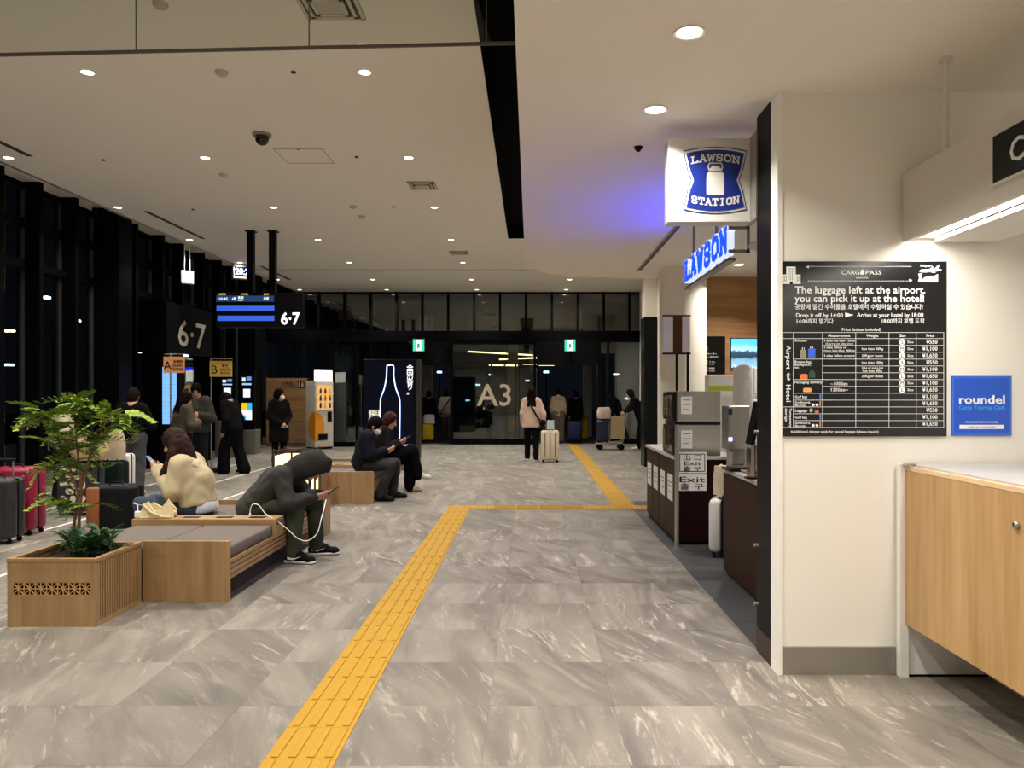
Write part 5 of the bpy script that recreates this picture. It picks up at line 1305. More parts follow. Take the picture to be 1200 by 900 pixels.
# ---- luggage trolley
d = 20.8
t = thing('luggage_trolley', 'airport luggage trolley with tan panel near the right doors', 'trolley', (px(722, d), d, 0))
MB().tube([(.27, -.22, 1.0), (.27, .22, 1.0)], .016, 8).tube([(.27, -.2, 1.0), (.16, -.2, .22), (-.55, -.2, .16)], .014, 8).tube([(.27, .2, 1.0), (.16, .2, .22), (-.55, .2, .16)], .014, 8).tube([(-.15, -.2, .9), (-.2, -.2, .2)], .012, 8).tube([(-.15, .2, .9), (-.2, .2, .2)], .012, 8).build('frame', M_ALU, t)
MB().prism([(-.17, .3), (.19, .3), (.2, .92), (-.14, .92)], -.215, -.195, lambda u, v, q: (u, q, v)).build('advert_panel', mat('#a58f70', .6), t)
BX('deck', (-.55, .16, -.2, .2, .16, .19), M_ALU, t)
for q in ((.12, -.2), (.12, .2), (-.45, -.15), (-.45, .15)): MB().cyl((q[0], q[1] - .02, .08), (q[0], q[1] + .02, .08), .08, None, 14).box(q[0] - .02, q[0] + .02, q[1] - .012, q[1] + .012, .09, .18).build('wheel', M_BLACK, t)
suitcase('navy suitcase standing on the luggage trolley', px(722, d) - .37, d, 0, .32, .26, .62, '#1a2440', 3, 0, z=.192)
soft_bag('backpack', 'white and pink patterned bag on top of the trolley suitcase', 'bag', px(722, d) - .33, d, .842, .34, .24, .3, '#c9b3ae', .2, .15, False, 31)
# ================================================================ PEOPLE
def surface_nets(f, org, vox):
    """f: values on a grid (negative inside); returns vertices, quads"""
    s = f < 0
    nx, ny, nz = f.shape
    cnt = np.zeros((nx - 1, ny - 1, nz - 1), np.float32); acc = np.zeros((nx - 1, ny - 1, nz - 1, 3), np.float32)
    corners = [(i, j, k) for i in (0, 1) for j in (0, 1) for k in (0, 1)]
    sl = lambda c: tuple(slice(c[a], c[a] + f.shape[a] - 1) for a in range(3))
    for a in corners:
        for ax in range(3):
            if a[ax]: continue
            b = list(a); b[ax] = 1; b = tuple(b)
            fa, fb = f[sl(a)], f[sl(b)]; m = (fa < 0) != (fb < 0)
            t = np.where(m, fa / np.where(m, fa - fb, 1), 0)
            for q in range(3):
                acc[..., q] += m * (a[q] + (t if q == ax else 0))
            cnt += m
    act = cnt > 0
    idx = -np.ones(cnt.shape, np.int64); n = int(act.sum()); idx[act] = np.arange(n)
    I = np.argwhere(act)
    v = (I + acc[act] / cnt[act][:, None]) * vox + np.array(org)
    quads = []
    for ax in range(3):
        o1, o2 = [q for q in range(3) if q != ax]
        a = [slice(None)] * 3; b = [slice(None)] * 3
        a[ax] = slice(0, f.shape[ax] - 1); b[ax] = slice(1, f.shape[ax])
        A, B = s[tuple(a)], s[tuple(b)]
        E = np.argwhere(A != B)
        E = E[(E[:, o1] > 0) & (E[:, o2] > 0) & (E[:, o1] < f.shape[o1] - 1) & (E[:, o2] < f.shape[o2] - 1)]
        if not len(E): continue
        g = lambda d1, d2: idx[tuple((E - np.eye(3, dtype=int)[o1] * d1 - np.eye(3, dtype=int)[o2] * d2).T)]
        q = np.stack([g(1, 1), g(0, 1), g(0, 0), g(1, 0)], 1)
        flip = A[tuple(E.T)] ^ (ax == 1)
        q[~flip] = q[~flip][:, ::-1]
        quads.append(q)
    q = np.concatenate(quads) if quads else np.zeros((0, 4), int)
    return v, q[(q >= 0).all(1)]

V3 = lambda *a: np.array(a, np.float32)
class Sdf:
    """smoothly joined tapered capsules and ellipsoids"""
    def __init__(s): s.p = []
    def cap(s, a, b, ra, rb=None, k=.03): s.p.append(('c', np.array(a, np.float32), np.array(b, np.float32), ra, ra if rb is None else rb, k, 1)); return s
    def ell(s, c, r, R=None, k=.03, sign=1): s.p.append(('e', np.array(c, np.float32), np.array(r, np.float32), R, None, k, sign)); return s
    def sub(s, c, r, R=None, k=.02): return s.ell(c, r, R, k, -1)
    def cut(s, p, n, k=.01): s.p.append(('p', np.array(p, np.float32), np.array(n, np.float32) / np.linalg.norm(n), None, None, k, -1)); return s
    def bounds(s, pad):
        lo, hi = np.full(3, 1e9), np.full(3, -1e9)
        for q in s.p:
            if q[0] == 'c':
                r = max(q[3], q[4])
                for e in (q[1], q[2]): lo = np.minimum(lo, e - r); hi = np.maximum(hi, e + r)
            elif q[0] == 'e' and q[6] > 0:
                r = max(q[2]); lo = np.minimum(lo, q[1] - r); hi = np.maximum(hi, q[1] + r)
        return lo - pad, hi + pad
    def grid(s, vox, wob=0.0, wf=28.0):
        lo, hi = s.bounds(vox * 3 + .02); n = np.ceil((hi - lo) / vox).astype(int) + 1
        P = np.stack(np.meshgrid(*[lo[i] + vox * np.arange(n[i]) for i in range(3)], indexing='ij'), -1).astype(np.float32)
        d = np.full(P.shape[:3], 9.0, np.float32)
        for q in s.p:
            if q[0] == 'c':
                ab = q[2] - q[1]; pa = P - q[1]; h = np.clip((pa @ ab) / max(1e-8, float(ab @ ab)), 0, 1)
                e = np.linalg.norm(pa - h[..., None] * ab, axis=-1) - (q[3] + (q[4] - q[3]) * h)
            elif q[0] == 'e':
                x = P - q[1]
                if q[3] is not None: x = x @ q[3]
                k0 = np.linalg.norm(x / q[2], axis=-1); k1 = np.linalg.norm(x / (q[2] * q[2]), axis=-1); e = k0 * (k0 - 1) / np.maximum(k1, 1e-6)
            else: e = -((P - q[1]) @ q[2])          # cut away the side the normal points to
            k = max(q[5], 1e-4)
            if q[6] > 0:
                h = np.clip(.5 + .5 * (d - e) / k, 0, 1); d = d * (1 - h) + e * h - k * h * (1 - h)
            else:
                h = np.clip(.5 - .5 * (d + e) / k, 0, 1); d = d * (1 - h) - e * h + k * h * (1 - h)
        if wob:
            w = np.sin(P[..., 2] * wf + 2.2 * np.sin(P[..., 0] * wf * .45) + 1.5 * np.sin(P[..., 1] * wf * .6)) * np.sin(P[..., 0] * wf * .5 + P[..., 1] * wf * .37 + 1)
            d = d + wob * w
        return d, lo
    def data(s, vox, wob=0.0, wf=28.0):
        d, lo = s.grid(vox, wob, wf); return surface_nets(d, lo, vox)

def np_mesh(name, parts, mats):
    """parts: list of (verts, quads); joined in one mesh"""
    vs, fs, o = [], [], 0
    for v, q in parts: vs.append(v); fs.append(q + o); o += len(v)
    v = np.concatenate(vs); q = np.concatenate(fs)
    me = bpy.data.meshes.new(name); me.from_pydata(v.tolist(), [], q.tolist())
    for m in mats: me.materials.append(m)
    me.polygons.foreach_set('use_smooth', [True] * len(me.polygons))
    bm = bmesh.new(); bm.from_mesh(me); bmesh.ops.recalc_face_normals(bm, faces=bm.faces)
    bmesh.ops.smooth_vert(bm, verts=bm.verts, factor=.5, use_axis_x=True, use_axis_y=True, use_axis_z=True)
    bm.to_mesh(me); bm.free(); me.update()
    return me

def unit(v):
    v = np.array(v, float); return v / max(1e-9, np.linalg.norm(v))
def axes(fwd, up):
    f = unit(fwd); l = unit(np.cross(up, f)); u = np.cross(f, l)
    return np.stack([f, l, u], 1).astype(np.float32)      # columns: forward, left, up

M_SKIN = mat('#c99a7c', .55, noise=.05); M_LIP = mat('#a05a50', .5); M_EYE = mat('#15100e', .2)
def hand_sdf(wrist, d, n, side, curl=.5, thumb=.6, spread=.12):
    """d: pointing direction of the hand, n: out of the palm, side: +1 left hand, -1 right hand"""
    d, n = unit(d), unit(n); n = unit(n - d * (d @ n)); t = np.cross(d, n) * side     # towards the thumb
    w = np.array(wrist, float); S = Sdf()
    for k, (o, L) in enumerate(((.030, .070), (.010, .078), (-.011, .072), (-.030, .056))):
        kn = w + d * .085 + t * o - d * abs(o + .005) * .25
        S.cap(w + t * o * .55 + d * .005, kn, .0155, .0125, .014)
        a = kn; ang = 0; dirn = unit(d + t * o * spread * 8)
        for q, sh in enumerate((.45, .32, .25)):
            ang += curl * (.55 + .35 * q)
            e = a + (dirn * math.cos(ang) + n * math.sin(ang)) * L * sh
            S.cap(a, e, .0098 - .0012 * q, .0088 - .0014 * q, .004); a = e
    b = w + d * .022 + t * .030; e = b + unit(d * .55 + t * .7 + n * .35 * thumb) * .038; g = e + unit(d * .85 + t * (.35 - .4 * thumb) + n * .5 * thumb) * .032; h = g + unit(d + n * .6 * thumb - t * .2) * .024
    S.cap(w + t * .012 + d * .01, b, .016, .014, .01).cap(b, e, .0135, .0115, .006).cap(e, g, .011, .010, .003).cap(g, h, .010, .0075, .003)
    return S

def person(label, loc, rz, J, look, vox=.014, hvox=None, group=None):
    """J: joints (local, x forward, y left); look: garments and colours"""
    r = thing('person', label, 'person', loc, rz, group)
    a = {k: np.array(v, float) for k, v in J.items() if not k.startswith('_')}
    F, U = np.array(J.get('_hf', (1, 0, 0)), float), np.array(J.get('_hu', (0, 0, 1)), float)
    R = axes(F, U); H = a['head']; hl = lambda x, y, z: H + R @ np.array((x, y, z))
    sc = look.get('head', 1.0); E = lambda *q: [v * sc for v in q]
    # body: one figure
    B = Sdf()
    B.ell(hl(-.012 * sc, 0, .025 * sc), E(.094, .074, .098), R, .02).ell(hl(.022 * sc, 0, -.045 * sc), E(.066, .056, .072), R, .03)
    B.cap(hl(.055 * sc, 0, -.088 * sc), hl(.045 * sc, 0, -.08 * sc), .024 * sc, None, .03)
    B.cap(hl(.086 * sc, 0, .012 * sc), hl(.108 * sc, 0, -.026 * sc), .009 * sc, .014 * sc, .012)
    for s in (-1, 1):
        B.ell(hl(-.005, s * .078 * sc, -.01 * sc), E(.018, .010, .03), R, .008)
        B.sub(hl(.098 * sc, s * .033 * sc, .012 * sc), E(.02, .02, .013), R, .018)
        B.ell(hl(.072 * sc, s * .033 * sc, .010 * sc), E(.015, .014, .011), R, .004)
    B.cap(hl(.088 * sc, -.02 * sc, -.062 * sc), hl(.088 * sc, .02 * sc, -.062 * sc), .0085 * sc, None, .008)
    B.cap(a['neck'], hl(-.02, 0, -.06), .056, .05, .03)
    B.cap(a['neck'], a['chest'], .06, .095, .05).cap(a['chest'], a['hip'], .098, .098, .06)
    for s in 'LR':
        B.cap(a['sh' + s], a['hip' + s], .05, .08, .06).cap(a['neck'], a['sh' + s], .04, .045, .04)
        B.cap(a['sh' + s], a['el' + s], .052, .042, .03).cap(a['el' + s], a['wr' + s], .04, .027, .02)
        B.cap(a['hip' + s], a['kn' + s], .085, .055, .05).cap(a['kn' + s], a['an' + s], .054, .036, .03).cap(a['an' + s], a['to' + s], .036, .032, .02)
    hv = hvox or vox
    parts = [B.data(min(vox, .011) if hv < .012 else vox)]
    for s, sg in (('L', 1), ('R', -1)):
        if ('_hand' + s) in J:
            d, n, curl, th = J['_hand' + s]
            parts.append(hand_sdf(a['wr' + s] - unit(d) * .01, d, n, sg, curl, th).data(.0055 if hv < .012 else .008))
        else:
            d = unit(a['wr' + s] - a['el' + s]); parts.append(hand_sdf(a['wr' + s], d, (0, -sg, 0), sg, .35, .4).data(.009))
    me = np_mesh('body', parts, [mat(look.get('skin', '#c99a7c'), .55, noise=.05), M_LIP, M_EYE])
    # lips, eyes and brows get their own colour on the same surface
    cen = np.array([p.center[:] for p in me.polygons]); loc_h = (cen - H) @ R / sc; mi = np.zeros(len(cen), int)
    mi[(np.abs(loc_h[:, 1]) < .024) & (np.abs(loc_h[:, 2] + .062) < .009) & (loc_h[:, 0] > .07)] = 1
    for s in (-1, 1):
        mi[(np.abs(loc_h[:, 1] - s * .033) < .013) & (np.abs(loc_h[:, 2] - .009) < .007) & (loc_h[:, 0] > .06)] = 2
        mi[(np.abs(loc_h[:, 1] - s * .034) < .02) & (np.abs(loc_h[:, 2] - .036) < .0055) & (loc_h[:, 0] > .05)] = 2
    me.polygons.foreach_set('material_index', mi.tolist())
    link('body', me, r)
    def garment(name, S, col, rough=.9, wob=.004, wf=26.0, v=None, bump=.15, ns=60, spec=.3):
        o = link(name, np_mesh(name, [S.data(v or vox, wob, wf)], [mat(col, rough, noise=.1, nscale=ns, bump=bump, spec=spec)]), r); return o
    th = look.get('thick', .03); hem = look.get('hem', .0)     # hem: how far the top reaches below the hips
    spine = unit(a['chest'] - a['hip']); dn = -spine if look.get('seated', False) else np.array((0, 0, -1.0))
    T = Sdf()
    fl = look.get('flare', 0)
    for s in 'LR':
        T.cap(a['sh' + s] - np.array((0, (1 if s == 'L' else -1) * .035, 0)), a['hip' + s] + dn * hem, .066 + th, .082 + th + fl, .06)
        T.cap(a['neck'] + (a['sh' + s] - a['neck']) * .25 - spine * .05, a['sh' + s], .042 + th * .5, .046 + th * .7, .05)
    T.cap(a['chest'], a['hip'] + dn * hem * .9, .095 + th, .095 + th + fl, .06).cap(a['neck'] - spine * .07, a['chest'], .05 + th, .09 + th, .05)
    ec = a['hip'] + dn * (hem + look.get('hemcut', .04)); T.cut(ec, dn, .012)
    if 'collar' in look: T.cap(a['neck'] - spine * .02, a['neck'] + spine * .02 - unit(F) * .01, .068 + look['collar'], .062 + look['collar'], .03)
    for s in 'LR':
        wv = unit(a['wr' + s] - a['el' + s]); cuff = look.get('cuff', .02)
        T.cap(a['sh' + s], a['el' + s], .047 + th, .038 + th, .022); T.cap(a['el' + s], a['wr' + s] - wv * cuff, .037 + th, .029 + th * .7, .02)
    if look.get('hood_down'): T.ell(a['neck'] - unit(F) * .075 + np.array((0, 0, .0)), (.075, .105, .085), None, .04)
    tv = T
    d_, lo = tv.grid(vox, look.get('wob', .004), look.get('wf', 26.0))
    top = np_mesh('jacket', [surface_nets(d_, lo, vox)], [mat(look['top'], .9, noise=.1, nscale=look.get('ns', 60), bump=.2)])
    link(look.get('topname', 'jacket'), top, r)
    # trousers
    L_ = Sdf(); lt = look.get('leg', .02); bell = look.get('bell', 0)
    for s in 'LR':
        kv = unit(a['an' + s] - a['kn' + s])
        L_.cap(a['hip' + s], a['kn' + s], .082 + lt, .055 + lt, .04).cap(a['kn' + s], a['an' + s] + kv * .01, .053 + lt, .042 + lt + bell, .02)
    L_.cap(a['hipL'], a['hipR'], .088 + lt, None, .05)
    for s in 'LR':
        pass
    garment('trousers', L_, look['legs'], .85, .004, 30.0)
    # shoes
    for s in 'LR':
        S = Sdf(); an, to = a['an' + s], a['to' + s]; fd = unit(to - an) ; fd[2] = 0; fd = unit(fd); zb = to[2] - .03
        base = np.array((an[0], an[1], zb))
        S.cap(base - fd * .035 + np.array((0, 0, .045)), base + fd * .15 + np.array((0, 0, .032)), .046, .038, .02).cap(an + np.array((0, 0, .02)), base + np.array((0, 0, .05)), .05, .05, .02).cap(an, an * .45 + to * .55 + np.array((0, 0, .004)), .05, .046, .02)
        S.ell(base + fd * .165 + np.array((0, 0, .03)), (.045, .042, .032), None, .03); S.cut(base + np.array((0, 0, .004)), (0, 0, -1), .004)
        o = garment('shoe', S, look.get('shoes', '#15151a'), .6, 0, 1, max(.009, hv), 0)
        if 'sole' in look:
            q = Sdf().cap(base - fd * .04 + np.array((0, 0, .012)), base + fd * .17 + np.array((0, 0, .012)), .05, .044, .01).cut(base + np.array((0, 0, .026)), (0, 0, 1), .003).cut(base + np.array((0, 0, .002)), (0, 0, -1), .003)
            so_ = link('sole', np_mesh('sole', [q.data(.008)], [mat(look['sole'], .6)]), o)
    # hair
    if 'hair' in look:
        S = Sdf(); style = look.get('style', 'short'); g = .014
        S.ell(hl(-.018 * sc, 0, .034 * sc), E(.104 + g * .4, .084 + g * .4, .104 + g * .4), R, .02)
        if style == 'short':
            S.ell(hl(-.05 * sc, 0, -.02 * sc), E(.062, .076, .085), R, .03)
        elif style == 'bob':
            S.ell(hl(-.04 * sc, 0, -.04 * sc), E(.085, .092, .12), R, .03)
        elif style == 'long':
            bk = a['neck'] - unit(F) * .09
            S.ell(hl(-.045 * sc, 0, -.04 * sc), E(.08, .09, .12), R, .03)
            for s in (-1, 0, 1): S.cap(hl(-.05, s * .05, -.05), bk + np.array((0, s * .07, -look.get('hairlen', .2))), .055, .035, .04)
        elif style == 'front':       # long, falling forward along the near cheek
            S.ell(hl(-.03 * sc, 0, -.05 * sc), E(.085, .092, .13), R, .03)
            for s in (-1, 1): S.cap(hl(-.02, s * .07, -.02), a['neck'] + np.array((.065, s * .105, .03)), .05, .046, .03).cap(a['neck'] + np.array((.065, s * .105, .03)), a['neck'] + np.array((.145, s * .15, -.15)), .045, .026, .025)
            S.cap(hl(-.06, 0, -.04), a['neck'] + np.array((-.06, 0, -.04)), .075, .06, .04)
        S.sub(hl(.115 * sc, 0, -.045 * sc), E(.085, .066 if style != 'front' else .055, .115), R, .012)
        garment('hair', S, look['hair'], .6, .0045, 90.0, min(vox, .011), .4, 90, .15)
    if look.get('mask'):
        S = Sdf().ell(hl(.062 * sc, 0, -.05 * sc), E(.056, .062, .05), R, .01).cap(hl(.06, -.075, -.03), hl(.06, .075, -.03), .012, None, .02)
        S.cut(hl(.03 * sc, 0, -.03), R @ np.array((-1, 0, 0)), .004)
        garment('face_mask', S, '#e6e6e2', .8, 0, 1, min(vox, .01), 0)
    if look.get('hood'):
        S = Sdf().ell(hl(-.015, 0, .03), (.135, .118, .135), R, .03).ell(hl(-.045, 0, -.06), (.12, .115, .12), R, .05).cap(hl(-.05, 0, -.1), a['neck'] - spine * .04, .11, .12, .06)
        S.cap(hl(.03, 0, .15), hl(.10, 0, .105), .03, .022, .05)
        S.sub(hl(.15, 0, -.05), (.115, .085, .135), R, .02)
        garment('hood', S, look['top'], .95, .004, 30.0, min(vox, .012), .2)
    return r, garment

def standing(h=1.65, lean=0.0, armL=None, armR=None, stride=0.0, headtilt=0.0):
    k = h / 1.70; z = lambda v: v * k
    J = dict(hip=(0, 0, z(.93)), chest=(.0 + lean * .5, 0, z(1.25)), neck=(lean * .9 - .01, 0, z(1.44)), head=(lean + .02 + headtilt * .05, 0, z(1.575)),
             shL=(lean * .8, .15 * k, z(1.385)), shR=(lean * .8, -.15 * k, z(1.385)), elL=(lean * .4 - .03, .205 * k, z(1.11)), elR=(lean * .4 - .03, -.205 * k, z(1.11)),
             wrL=(.05, .215 * k, z(.88)), wrR=(.05, -.215 * k, z(.88)), hipL=(0, .085 * k, z(.92)), hipR=(0, -.085 * k, z(.92)),
             knL=(.02 + stride * .3, .10 * k, z(.50)), knR=(.02 - stride * .2, -.10 * k, z(.50)), anL=(stride * .5 - .02, .10 * k, .085), anR=(-stride * .5 - .02, -.10 * k, .085),
             toL=(stride * .5 + .1, .12 * k, .032), toR=(-stride * .5 + .1, -.12 * k, .032), _hf=(1, 0, -headtilt), _hu=(headtilt, 0, 1))
    if armL: J['elL'], J['wrL'] = armL
    if armR: J['elR'], J['wrR'] = armR
    return J

def phone(label, p, fwd, up, parent=None):
    """slim slab; p centre, fwd out of the screen, up along its long side (world vectors)"""
    f, u = unit(fwd), unit(up); l = unit(np.cross(u, f)); Rm = Matrix([[l[i], u[i], f[i]] for i in range(3)]).to_4x4()
    t = bpy.data.objects.new('smartphone', None); COL.objects.link(t); t.matrix_world = Matrix.Translation(Vector(p)) @ Rm; t.empty_display_size = .05
    tag(t, label, 'phone')
    BX('case', (-.036, .036, -.074, .074, -.005, .004), mat('#141416', .3), t, .003); BX('screen', (-.033, .033, -.07, .07, .004, .005), emat('#8fa6c8', .5), t)
    return t
def W(root, p): return Matrix.Translation(root.location) @ Matrix.Rotation(root.rotation_euler.z, 4, 'Z') @ Vector(p)
def Wd(root, d): return Matrix.Rotation(root.rotation_euler.z, 3, 'Z') @ Vector(d)

# ---- 1 seated woman in the cream jacket, facing the windows
J = dict(hip=(0, 0, .50), chest=(.03, 0, .71), neck=(.145, 0, .915), head=(.245, 0, 1.05), shL=(.13, .145, .85), shR=(.13, -.145, .85),
         elL=(.16, .21, .62), elR=(.17, -.215, .62), wrL=(.37, .06, .80), wrR=(.36, -.10, .79),
         hipL=(.02, .095, .48), hipR=(.02, -.095, .48), knL=(.50, .10, .50), knR=(.48, -.12, .49), anL=(.47, .10, .085), anR=(.42, -.11, .085), toL=(.60, .12, .032), toR=(.55, -.12, .032),
         _hf=(1, 0, -.55), _hu=(.5, 0, 1), _handL=((.75, -.25, .55), (.1, -.6, .5), .55, .6), _handR=((.85, .22, .42), (.1, .5, .6), .5, .7))
w1, gm = person('seated woman in a cream shearling jacket typing on her phone', (-3.04, 7.08, 0), PI, J,
                dict(seated=True, top='#b9aa86', legs='#3b4756', hair='#2c1610', style='front', thick=.043, hem=-.02, hemcut=.03, cuff=.0, shoes='#d8d4cc', skin='#d9a88b', leg=.015, wob=.004, wf=42, ns=140), .011, .01)
Rc = axes((1, 0, .65), (-.65, 0, 1))
S = Sdf().ell((.06, 0, .872), (.105, .155, .042), Rc, .03)
for s_ in (-1, 1): S.cap((.10, s_ * .13, .89), (.20, s_ * .10, .80), .045, .035, .03).cap((.20, s_ * .10, .80), (.21, s_ * .05, .70), .035, .025, .03)
S.sub((.17, 0, .95), (.075, .07, .12), None, .02)
gm('fleece_collar', S, '#c4b694', .95, .004, 60, .011, .4, 200)
gm('white_shirt', Sdf().cap((-.01, -.075, .47), (-.01, .075, .47), .118, None, .05).cap((.04, 0, .5), (-.03, 0, .46), .11, .11, .05).cut((0, 0, .425), (0, 0, -1), .01), '#c9d2dc', .9, .003, 30, .012)
phone('phone in the seated woman\'s hands', W(w1, (.455, -.005, .875)), Wd(w1, (-.75, 0, .65)), Wd(w1, (.6, 0, .7)))

# ---- 2 hooded man, facing the walkway
J = dict(hip=(0, 0, .50), chest=(.19, 0, .70), neck=(.37, 0, .80), head=(.53, 0, .835), shL=(.29, .165, .765), shR=(.29, -.165, .765),
         elL=(.40, .23, .54), elR=(.385, -.235, .535), wrL=(.585, .07, .575), wrR=(.575, -.085, .58),
         hipL=(.02, .10, .48), hipR=(.02, -.10, .48), knL=(.50, .18, .50), knR=(.42, -.14, .50), anL=(.52, .17, .085), anR=(.41, -.17, .085), toL=(.65, .19, .032), toR=(.54, -.20, .032),
         _hf=(.62, 0, -1.0), _hu=(1, 0, .62), _handL=((.9, -.3, .05), (.2, -.6, .6), .55, .6), _handR=((.9, .28, .05), (.1, .6, .6), .6, .6))
m2, gm = person('hooded man in a charcoal jacket bent over his phone on the bench', (-2.52, 7.0, 0), 0, J,
                dict(seated=True, top='#2a2926', legs='#343a2b', hood=True, thick=.036, hem=.05, hemcut=.07, shoes='#121214', sole='#d8d6d0', skin='#c39274', leg=.024, wob=.005, wf=46, hair='#17120f', style='short'), .011, .01)
ph = phone('phone held by the hooded man', W(m2, (.705, -.01, .615)), Wd(m2, (-.55, 0, .83)), Wd(m2, (.85, 0, .5)))
for o in list(m2.children):
    if o.name.startswith('shoe'):
        b = [Vector(v) for v in o.bound_box]; c = sum(b, Vector()) / 8; y0 = min(v.y for v in b)
        x0 = min(v.x for v in b); sw = [(x0 + .05, .048), (x0 + .10, .044), (x0 + .17, .075), (x0 + .115, .058), (x0 + .075, .06), (x0 + .045, .07)]
        MB().prism(sw, -.0, .007, lambda u, v, q: (u, y0 - .001 + q, v)).build('side_stripe', mat('#dedcd6', .6), o)

# ---- 3 man in navy jacket on the far bench
J = dict(hip=(0, 0, .53), chest=(.07, 0, .78), neck=(.13, 0, .94), head=(.20, 0, 1.045), shL=(.12, .165, .89), shR=(.12, -.165, .89),
         elL=(.17, .22, .64), elR=(.17, -.22, .64), wrL=(.37, .08, .70), wrR=(.37, -.10, .70),
         hipL=(.02, .10, .51), hipR=(.02, -.10, .51), knL=(.46, .13, .50), knR=(.44, -.13, .51), anL=(.42, .14, .085), anR=(.30, -.15, .085), toL=(.55, .16, .032), toR=(.44, -.17, .032),
         _hf=(1, -.1, -.6), _hu=(.55, 0, 1), _handL=((.9, -.3, .25), (.1, -.6, .6), .5, .6), _handR=((.9, .3, .25), (.1, .6, .6), .5, .6))
m3, gm = person('masked man in a navy padded jacket looking at his phone on the far bench', (-2.41, 10.92, 0), 0, J,
                dict(seated=True, top='#14161f', legs='#2e2d2d', hair='#0d0b0a', style='short', mask=True, thick=.045, hem=.01, hemcut=.05, shoes='#1a1919', leg=.025, collar=.02, wob=.006, wf=30), .014, .011)
phone('phone held by the masked man in navy', W(m3, (.48, -.01, .755)), Wd(m3, (-.6, 0, .8)), Wd(m3, (.8, 0, .55)))
# ---- 4 woman in black with crossed legs beside him
J = dict(hip=(0, 0, .53), chest=(.06, 0, .80), neck=(.12, 0, .98), head=(.19, 0, 1.09), shL=(.1, .165, .92), shR=(.1, -.165, .92),
         elL=(.16, .22, .69), elR=(.17, -.22, .69), wrL=(.34, .05, .76), wrR=(.33, -.09, .76),
         hipL=(.02, .095, .51), hipR=(.02, -.095, .51), knL=(.48, .08, .52), knR=(.52, .02, .64), anL=(.47, .10, .085), anR=(.60, .07, .27), toL=(.60, .11, .032), toR=(.72, .08, .22),
         _hf=(1, -.1, -.45), _hu=(.42, 0, 1), _handL=((.9, -.3, .35), (.1, -.6, .6), .6, .6), _handR=((.9, .3, .35), (.1, .6, .6), .6, .6))
w4, gm = person('woman in black with reddish hair and crossed legs at the far bench', (-2.34, 11.75, 0), 0, J,
                dict(seated=True, top='#151113', legs='#0e0d0e', hair='#35140f', style='bob', thick=.045, hem=.02, shoes='#c9c2b4', leg=.04, collar=.02), .014, .011)
phone('phone held by the woman with reddish hair', W(w4, (.44, -.01, .83)), Wd(w4, (-.6, 0, .8)), Wd(w4, (.8, 0, .55)))

# ---- 5 woman in the pink coat walking away with the suitcase
J = standing(1.64, .0, armR=((-.05, -.26, 1.05), (-.06, -.27, .80)), stride=.28)
w5, gm = person('woman in a pale pink coat walking to the doors with a suitcase', (px(623, 17.3), 17.4, 0), PI / 2, J,
                dict(top='#cfae9c', legs='#0f0e10', hair='#120c0b', style='long', hairlen=.16, thick=.035, flare=.02, hem=.1, hemcut=.05, shoes='#121114', sole='#c9c5bd', leg=.02, topname='coat', wob=.006), .016)
gm('bag_strap', Sdf().cap((-.165, .10, 1.40), (-.19, -.12, 1.0), .022, .022, .01).cap((-.19, -.12, 1.0), (-.1, -.24, .86), .02, None, .01), '#141214', .7, 0, 1, .012)
gm('shoulder_bag', Sdf().cap((-.12, -.25, .86), (.06, -.26, .84), .075, .07, .05).cap((-.1, -.25, .72), (.05, -.26, .72), .07, None, .05), '#151316', .6, 0, 1, .014)
# ---- 6 and 7 people leaving by the right door
J = standing(1.66, .03, stride=.1)
person('man in a beige hooded top leaving through the right doorway', (px(654, 24), 24.0, 0), PI / 2, J, dict(top='#b8a88a', legs='#6b6052', hair='#141110', style='short', thick=.038, hem=.06, hood_down=True, shoes='#cfcac0', leg=.045), .02)
J = standing(1.6, .03)
person('person in dark clothes with blue suitcase in the right doorway', (px(675, 24.4), 24.6, 0), PI / 2 + .3, J, dict(top='#15161b', legs='#111114', hair='#191310', style='short', thick=.034, hem=.1, shoes='#141414', leg=.03), .022)
# ---- 8 person leaning on the trolley
J = standing(1.62, .3, armL=((.35, .2, 1.12), (.5, .16, 1.02)), armR=((.35, -.2, 1.12), (.5, -.16, 1.02)), stride=.3, headtilt=.3)
J['head'] = (.36, 0, 1.50); J['neck'] = (.26, 0, 1.38)
person('person in a long black coat pushing the luggage trolley', (px(722, 20.8) + .73, 20.8, 0), PI, J, dict(top='#0d0c0e', legs='#0c0c0e', hair='#231512', style='bob', thick=.038, hem=.18, hemcut=.08, shoes='#d0ccc4', leg=.03, topname='coat'), .02)
# ---- 9, 10 people outside the left door
J = standing(1.62, .02, stride=.12)
w9, gm = person('person in a cream coat seen from behind in the left doorway', (px(523, 25.2), 25.2, 0), PI / 2, J, dict(top='#a89a86', legs='#5d5149', hair='#15100e', style='short', thick=.042, hem=.1, shoes='#3a332d', leg=.03, topname='coat'), .022)
gm('bag_strap', Sdf().cap((-.17, -.14, 1.36), (-.2, .14, .95), .022, .022, .01), '#161416', .7, 0, 1, .014)
J = standing(1.6, .0)
person('person with a black backpack beside the yellow suitcase', (px(502.5, 25.4), 25.4, 0), PI / 2, J, dict(top='#121216', legs='#17171a', hair='#0f0c0b', style='short', thick=.042, hem=.02, shoes='#151515', leg=.03), .022)
# ---- 11 person standing with their back to us
J = standing(1.57, .04, armL=((.02, .27, 1.03), (.2, .14, 1.06)), armR=((.02, -.27, 1.03), (.2, -.14, 1.06)), headtilt=.35)
person('person in a black coat and grey trousers standing behind the suitcases', (px(154, 11.4), 11.4, 0), PI / 2 + .15, J, dict(top='#0b0b0d', legs='#43444a', hair='#1d1512', style='short', thick=.038, hem=.0, hemcut=.06, shoes='#b9b6b0', leg=.045), .016)
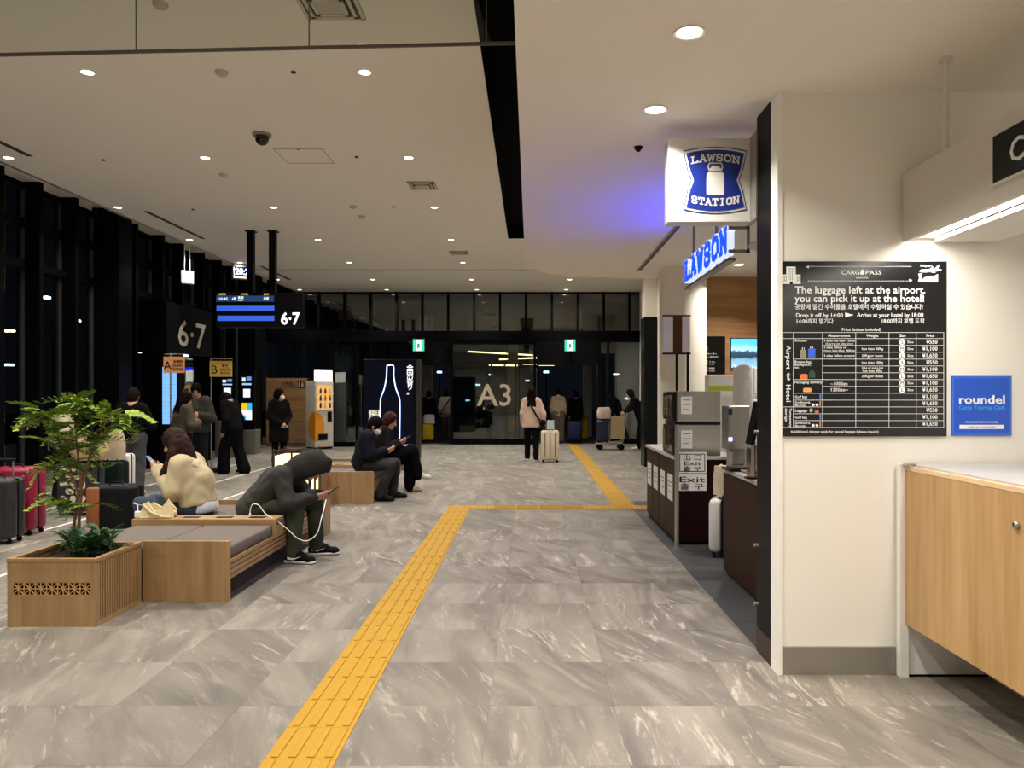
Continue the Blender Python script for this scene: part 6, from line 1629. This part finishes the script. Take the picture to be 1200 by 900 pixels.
# ---- 12, 13 the pair by queue sign A
J = standing(1.53, .03, armL=((.02, .25, 1.0), (.22, .1, 1.05)), armR=((.03, -.25, 1.0), (.24, -.08, 1.02)), headtilt=.3)
w12, gm = person('woman with long hair in an olive jacket by queue sign A', (px(213, 12.4), 12.4, 0), .9, J, dict(top='#3c3524', legs='#17161a', hair='#120c0a', style='long', hairlen=.12, thick=.036, hem=.08, shoes='#2a2725', leg=.03), .016)
J = standing(1.68, .03, armL=((.05, .25, 1.08), (.26, .08, 1.15)), armR=((.05, -.25, 1.08), (.26, -.08, 1.15)), headtilt=.45)
m13, gm = person('man in a dark olive jacket facing her, reading a phone', (px(231, 13.4), 13.4, 0), -1.35, J, dict(top='#2a2820', legs='#1b1c20', hair='#0f0c0b', style='short', thick=.045, hem=.05, shoes='#1a1a1a', leg=.03, skin='#b98a6c'), .016)
phone('phone held by the man in dark olive', W(m13, (.36, 0, 1.2)), Wd(m13, (-.5, 0, .8)), Wd(m13, (.8, 0, .5)))
# ---- 14 man in black walking past, head down
J = standing(1.60, .1, armL=((-.02, .22, 1.02), (.06, .2, .80)), armR=((0, -.22, 1.02), (.08, -.2, .80)), stride=.32, headtilt=.75)
J['head'] = (.17, 0, 1.40)
person('man in black with wide trousers and white trainers beside sign B', (px(273, 14.5), 14.5, 0), PI - .3, J, dict(top='#0b0b0d', legs='#0c0c0e', hair='#1a0f0c', style='short', thick=.034, hem=.03, shoes='#14110f', sole='#d9d5cc', leg=.045, bell=.03, skin='#b98868'), .016)
# ---- 15 masked woman in the long black coat
J = standing(1.60, .0, armL=((.0, .23, 1.03), (.17, .04, .88)), armR=((.0, -.23, 1.03), (.17, -.03, .87)))
J['_hf'] = (.8, .55, -.05)
person('masked woman in a long black coat with clasped hands', (px(327, 16.3), 16.3, 0), -.75, J, dict(top='#0d0c0e', legs='#0b0b0d', hair='#120d0c', style='bob', thick=.036, hem=.36, hemcut=.03, flare=.02, mask=True, shoes='#131214', leg=.015, topname='coat'), .016)
# ---- 16 person in pale fleece behind the tree
J = standing(1.50, .06, armL=((.05, .24, 1.0), (.22, .12, .92)), armR=((.05, -.24, 1.0), (.22, -.12, .92)), headtilt=.4)
person('person in a pale fleece half hidden behind the tree', (px(70, 10.5), 10.5, 0), .5, J, dict(top='#c6b89c', legs='#17171b', hair='#171110', style='short', thick=.038, hem=.05, shoes='#20201f', leg=.03), .018)
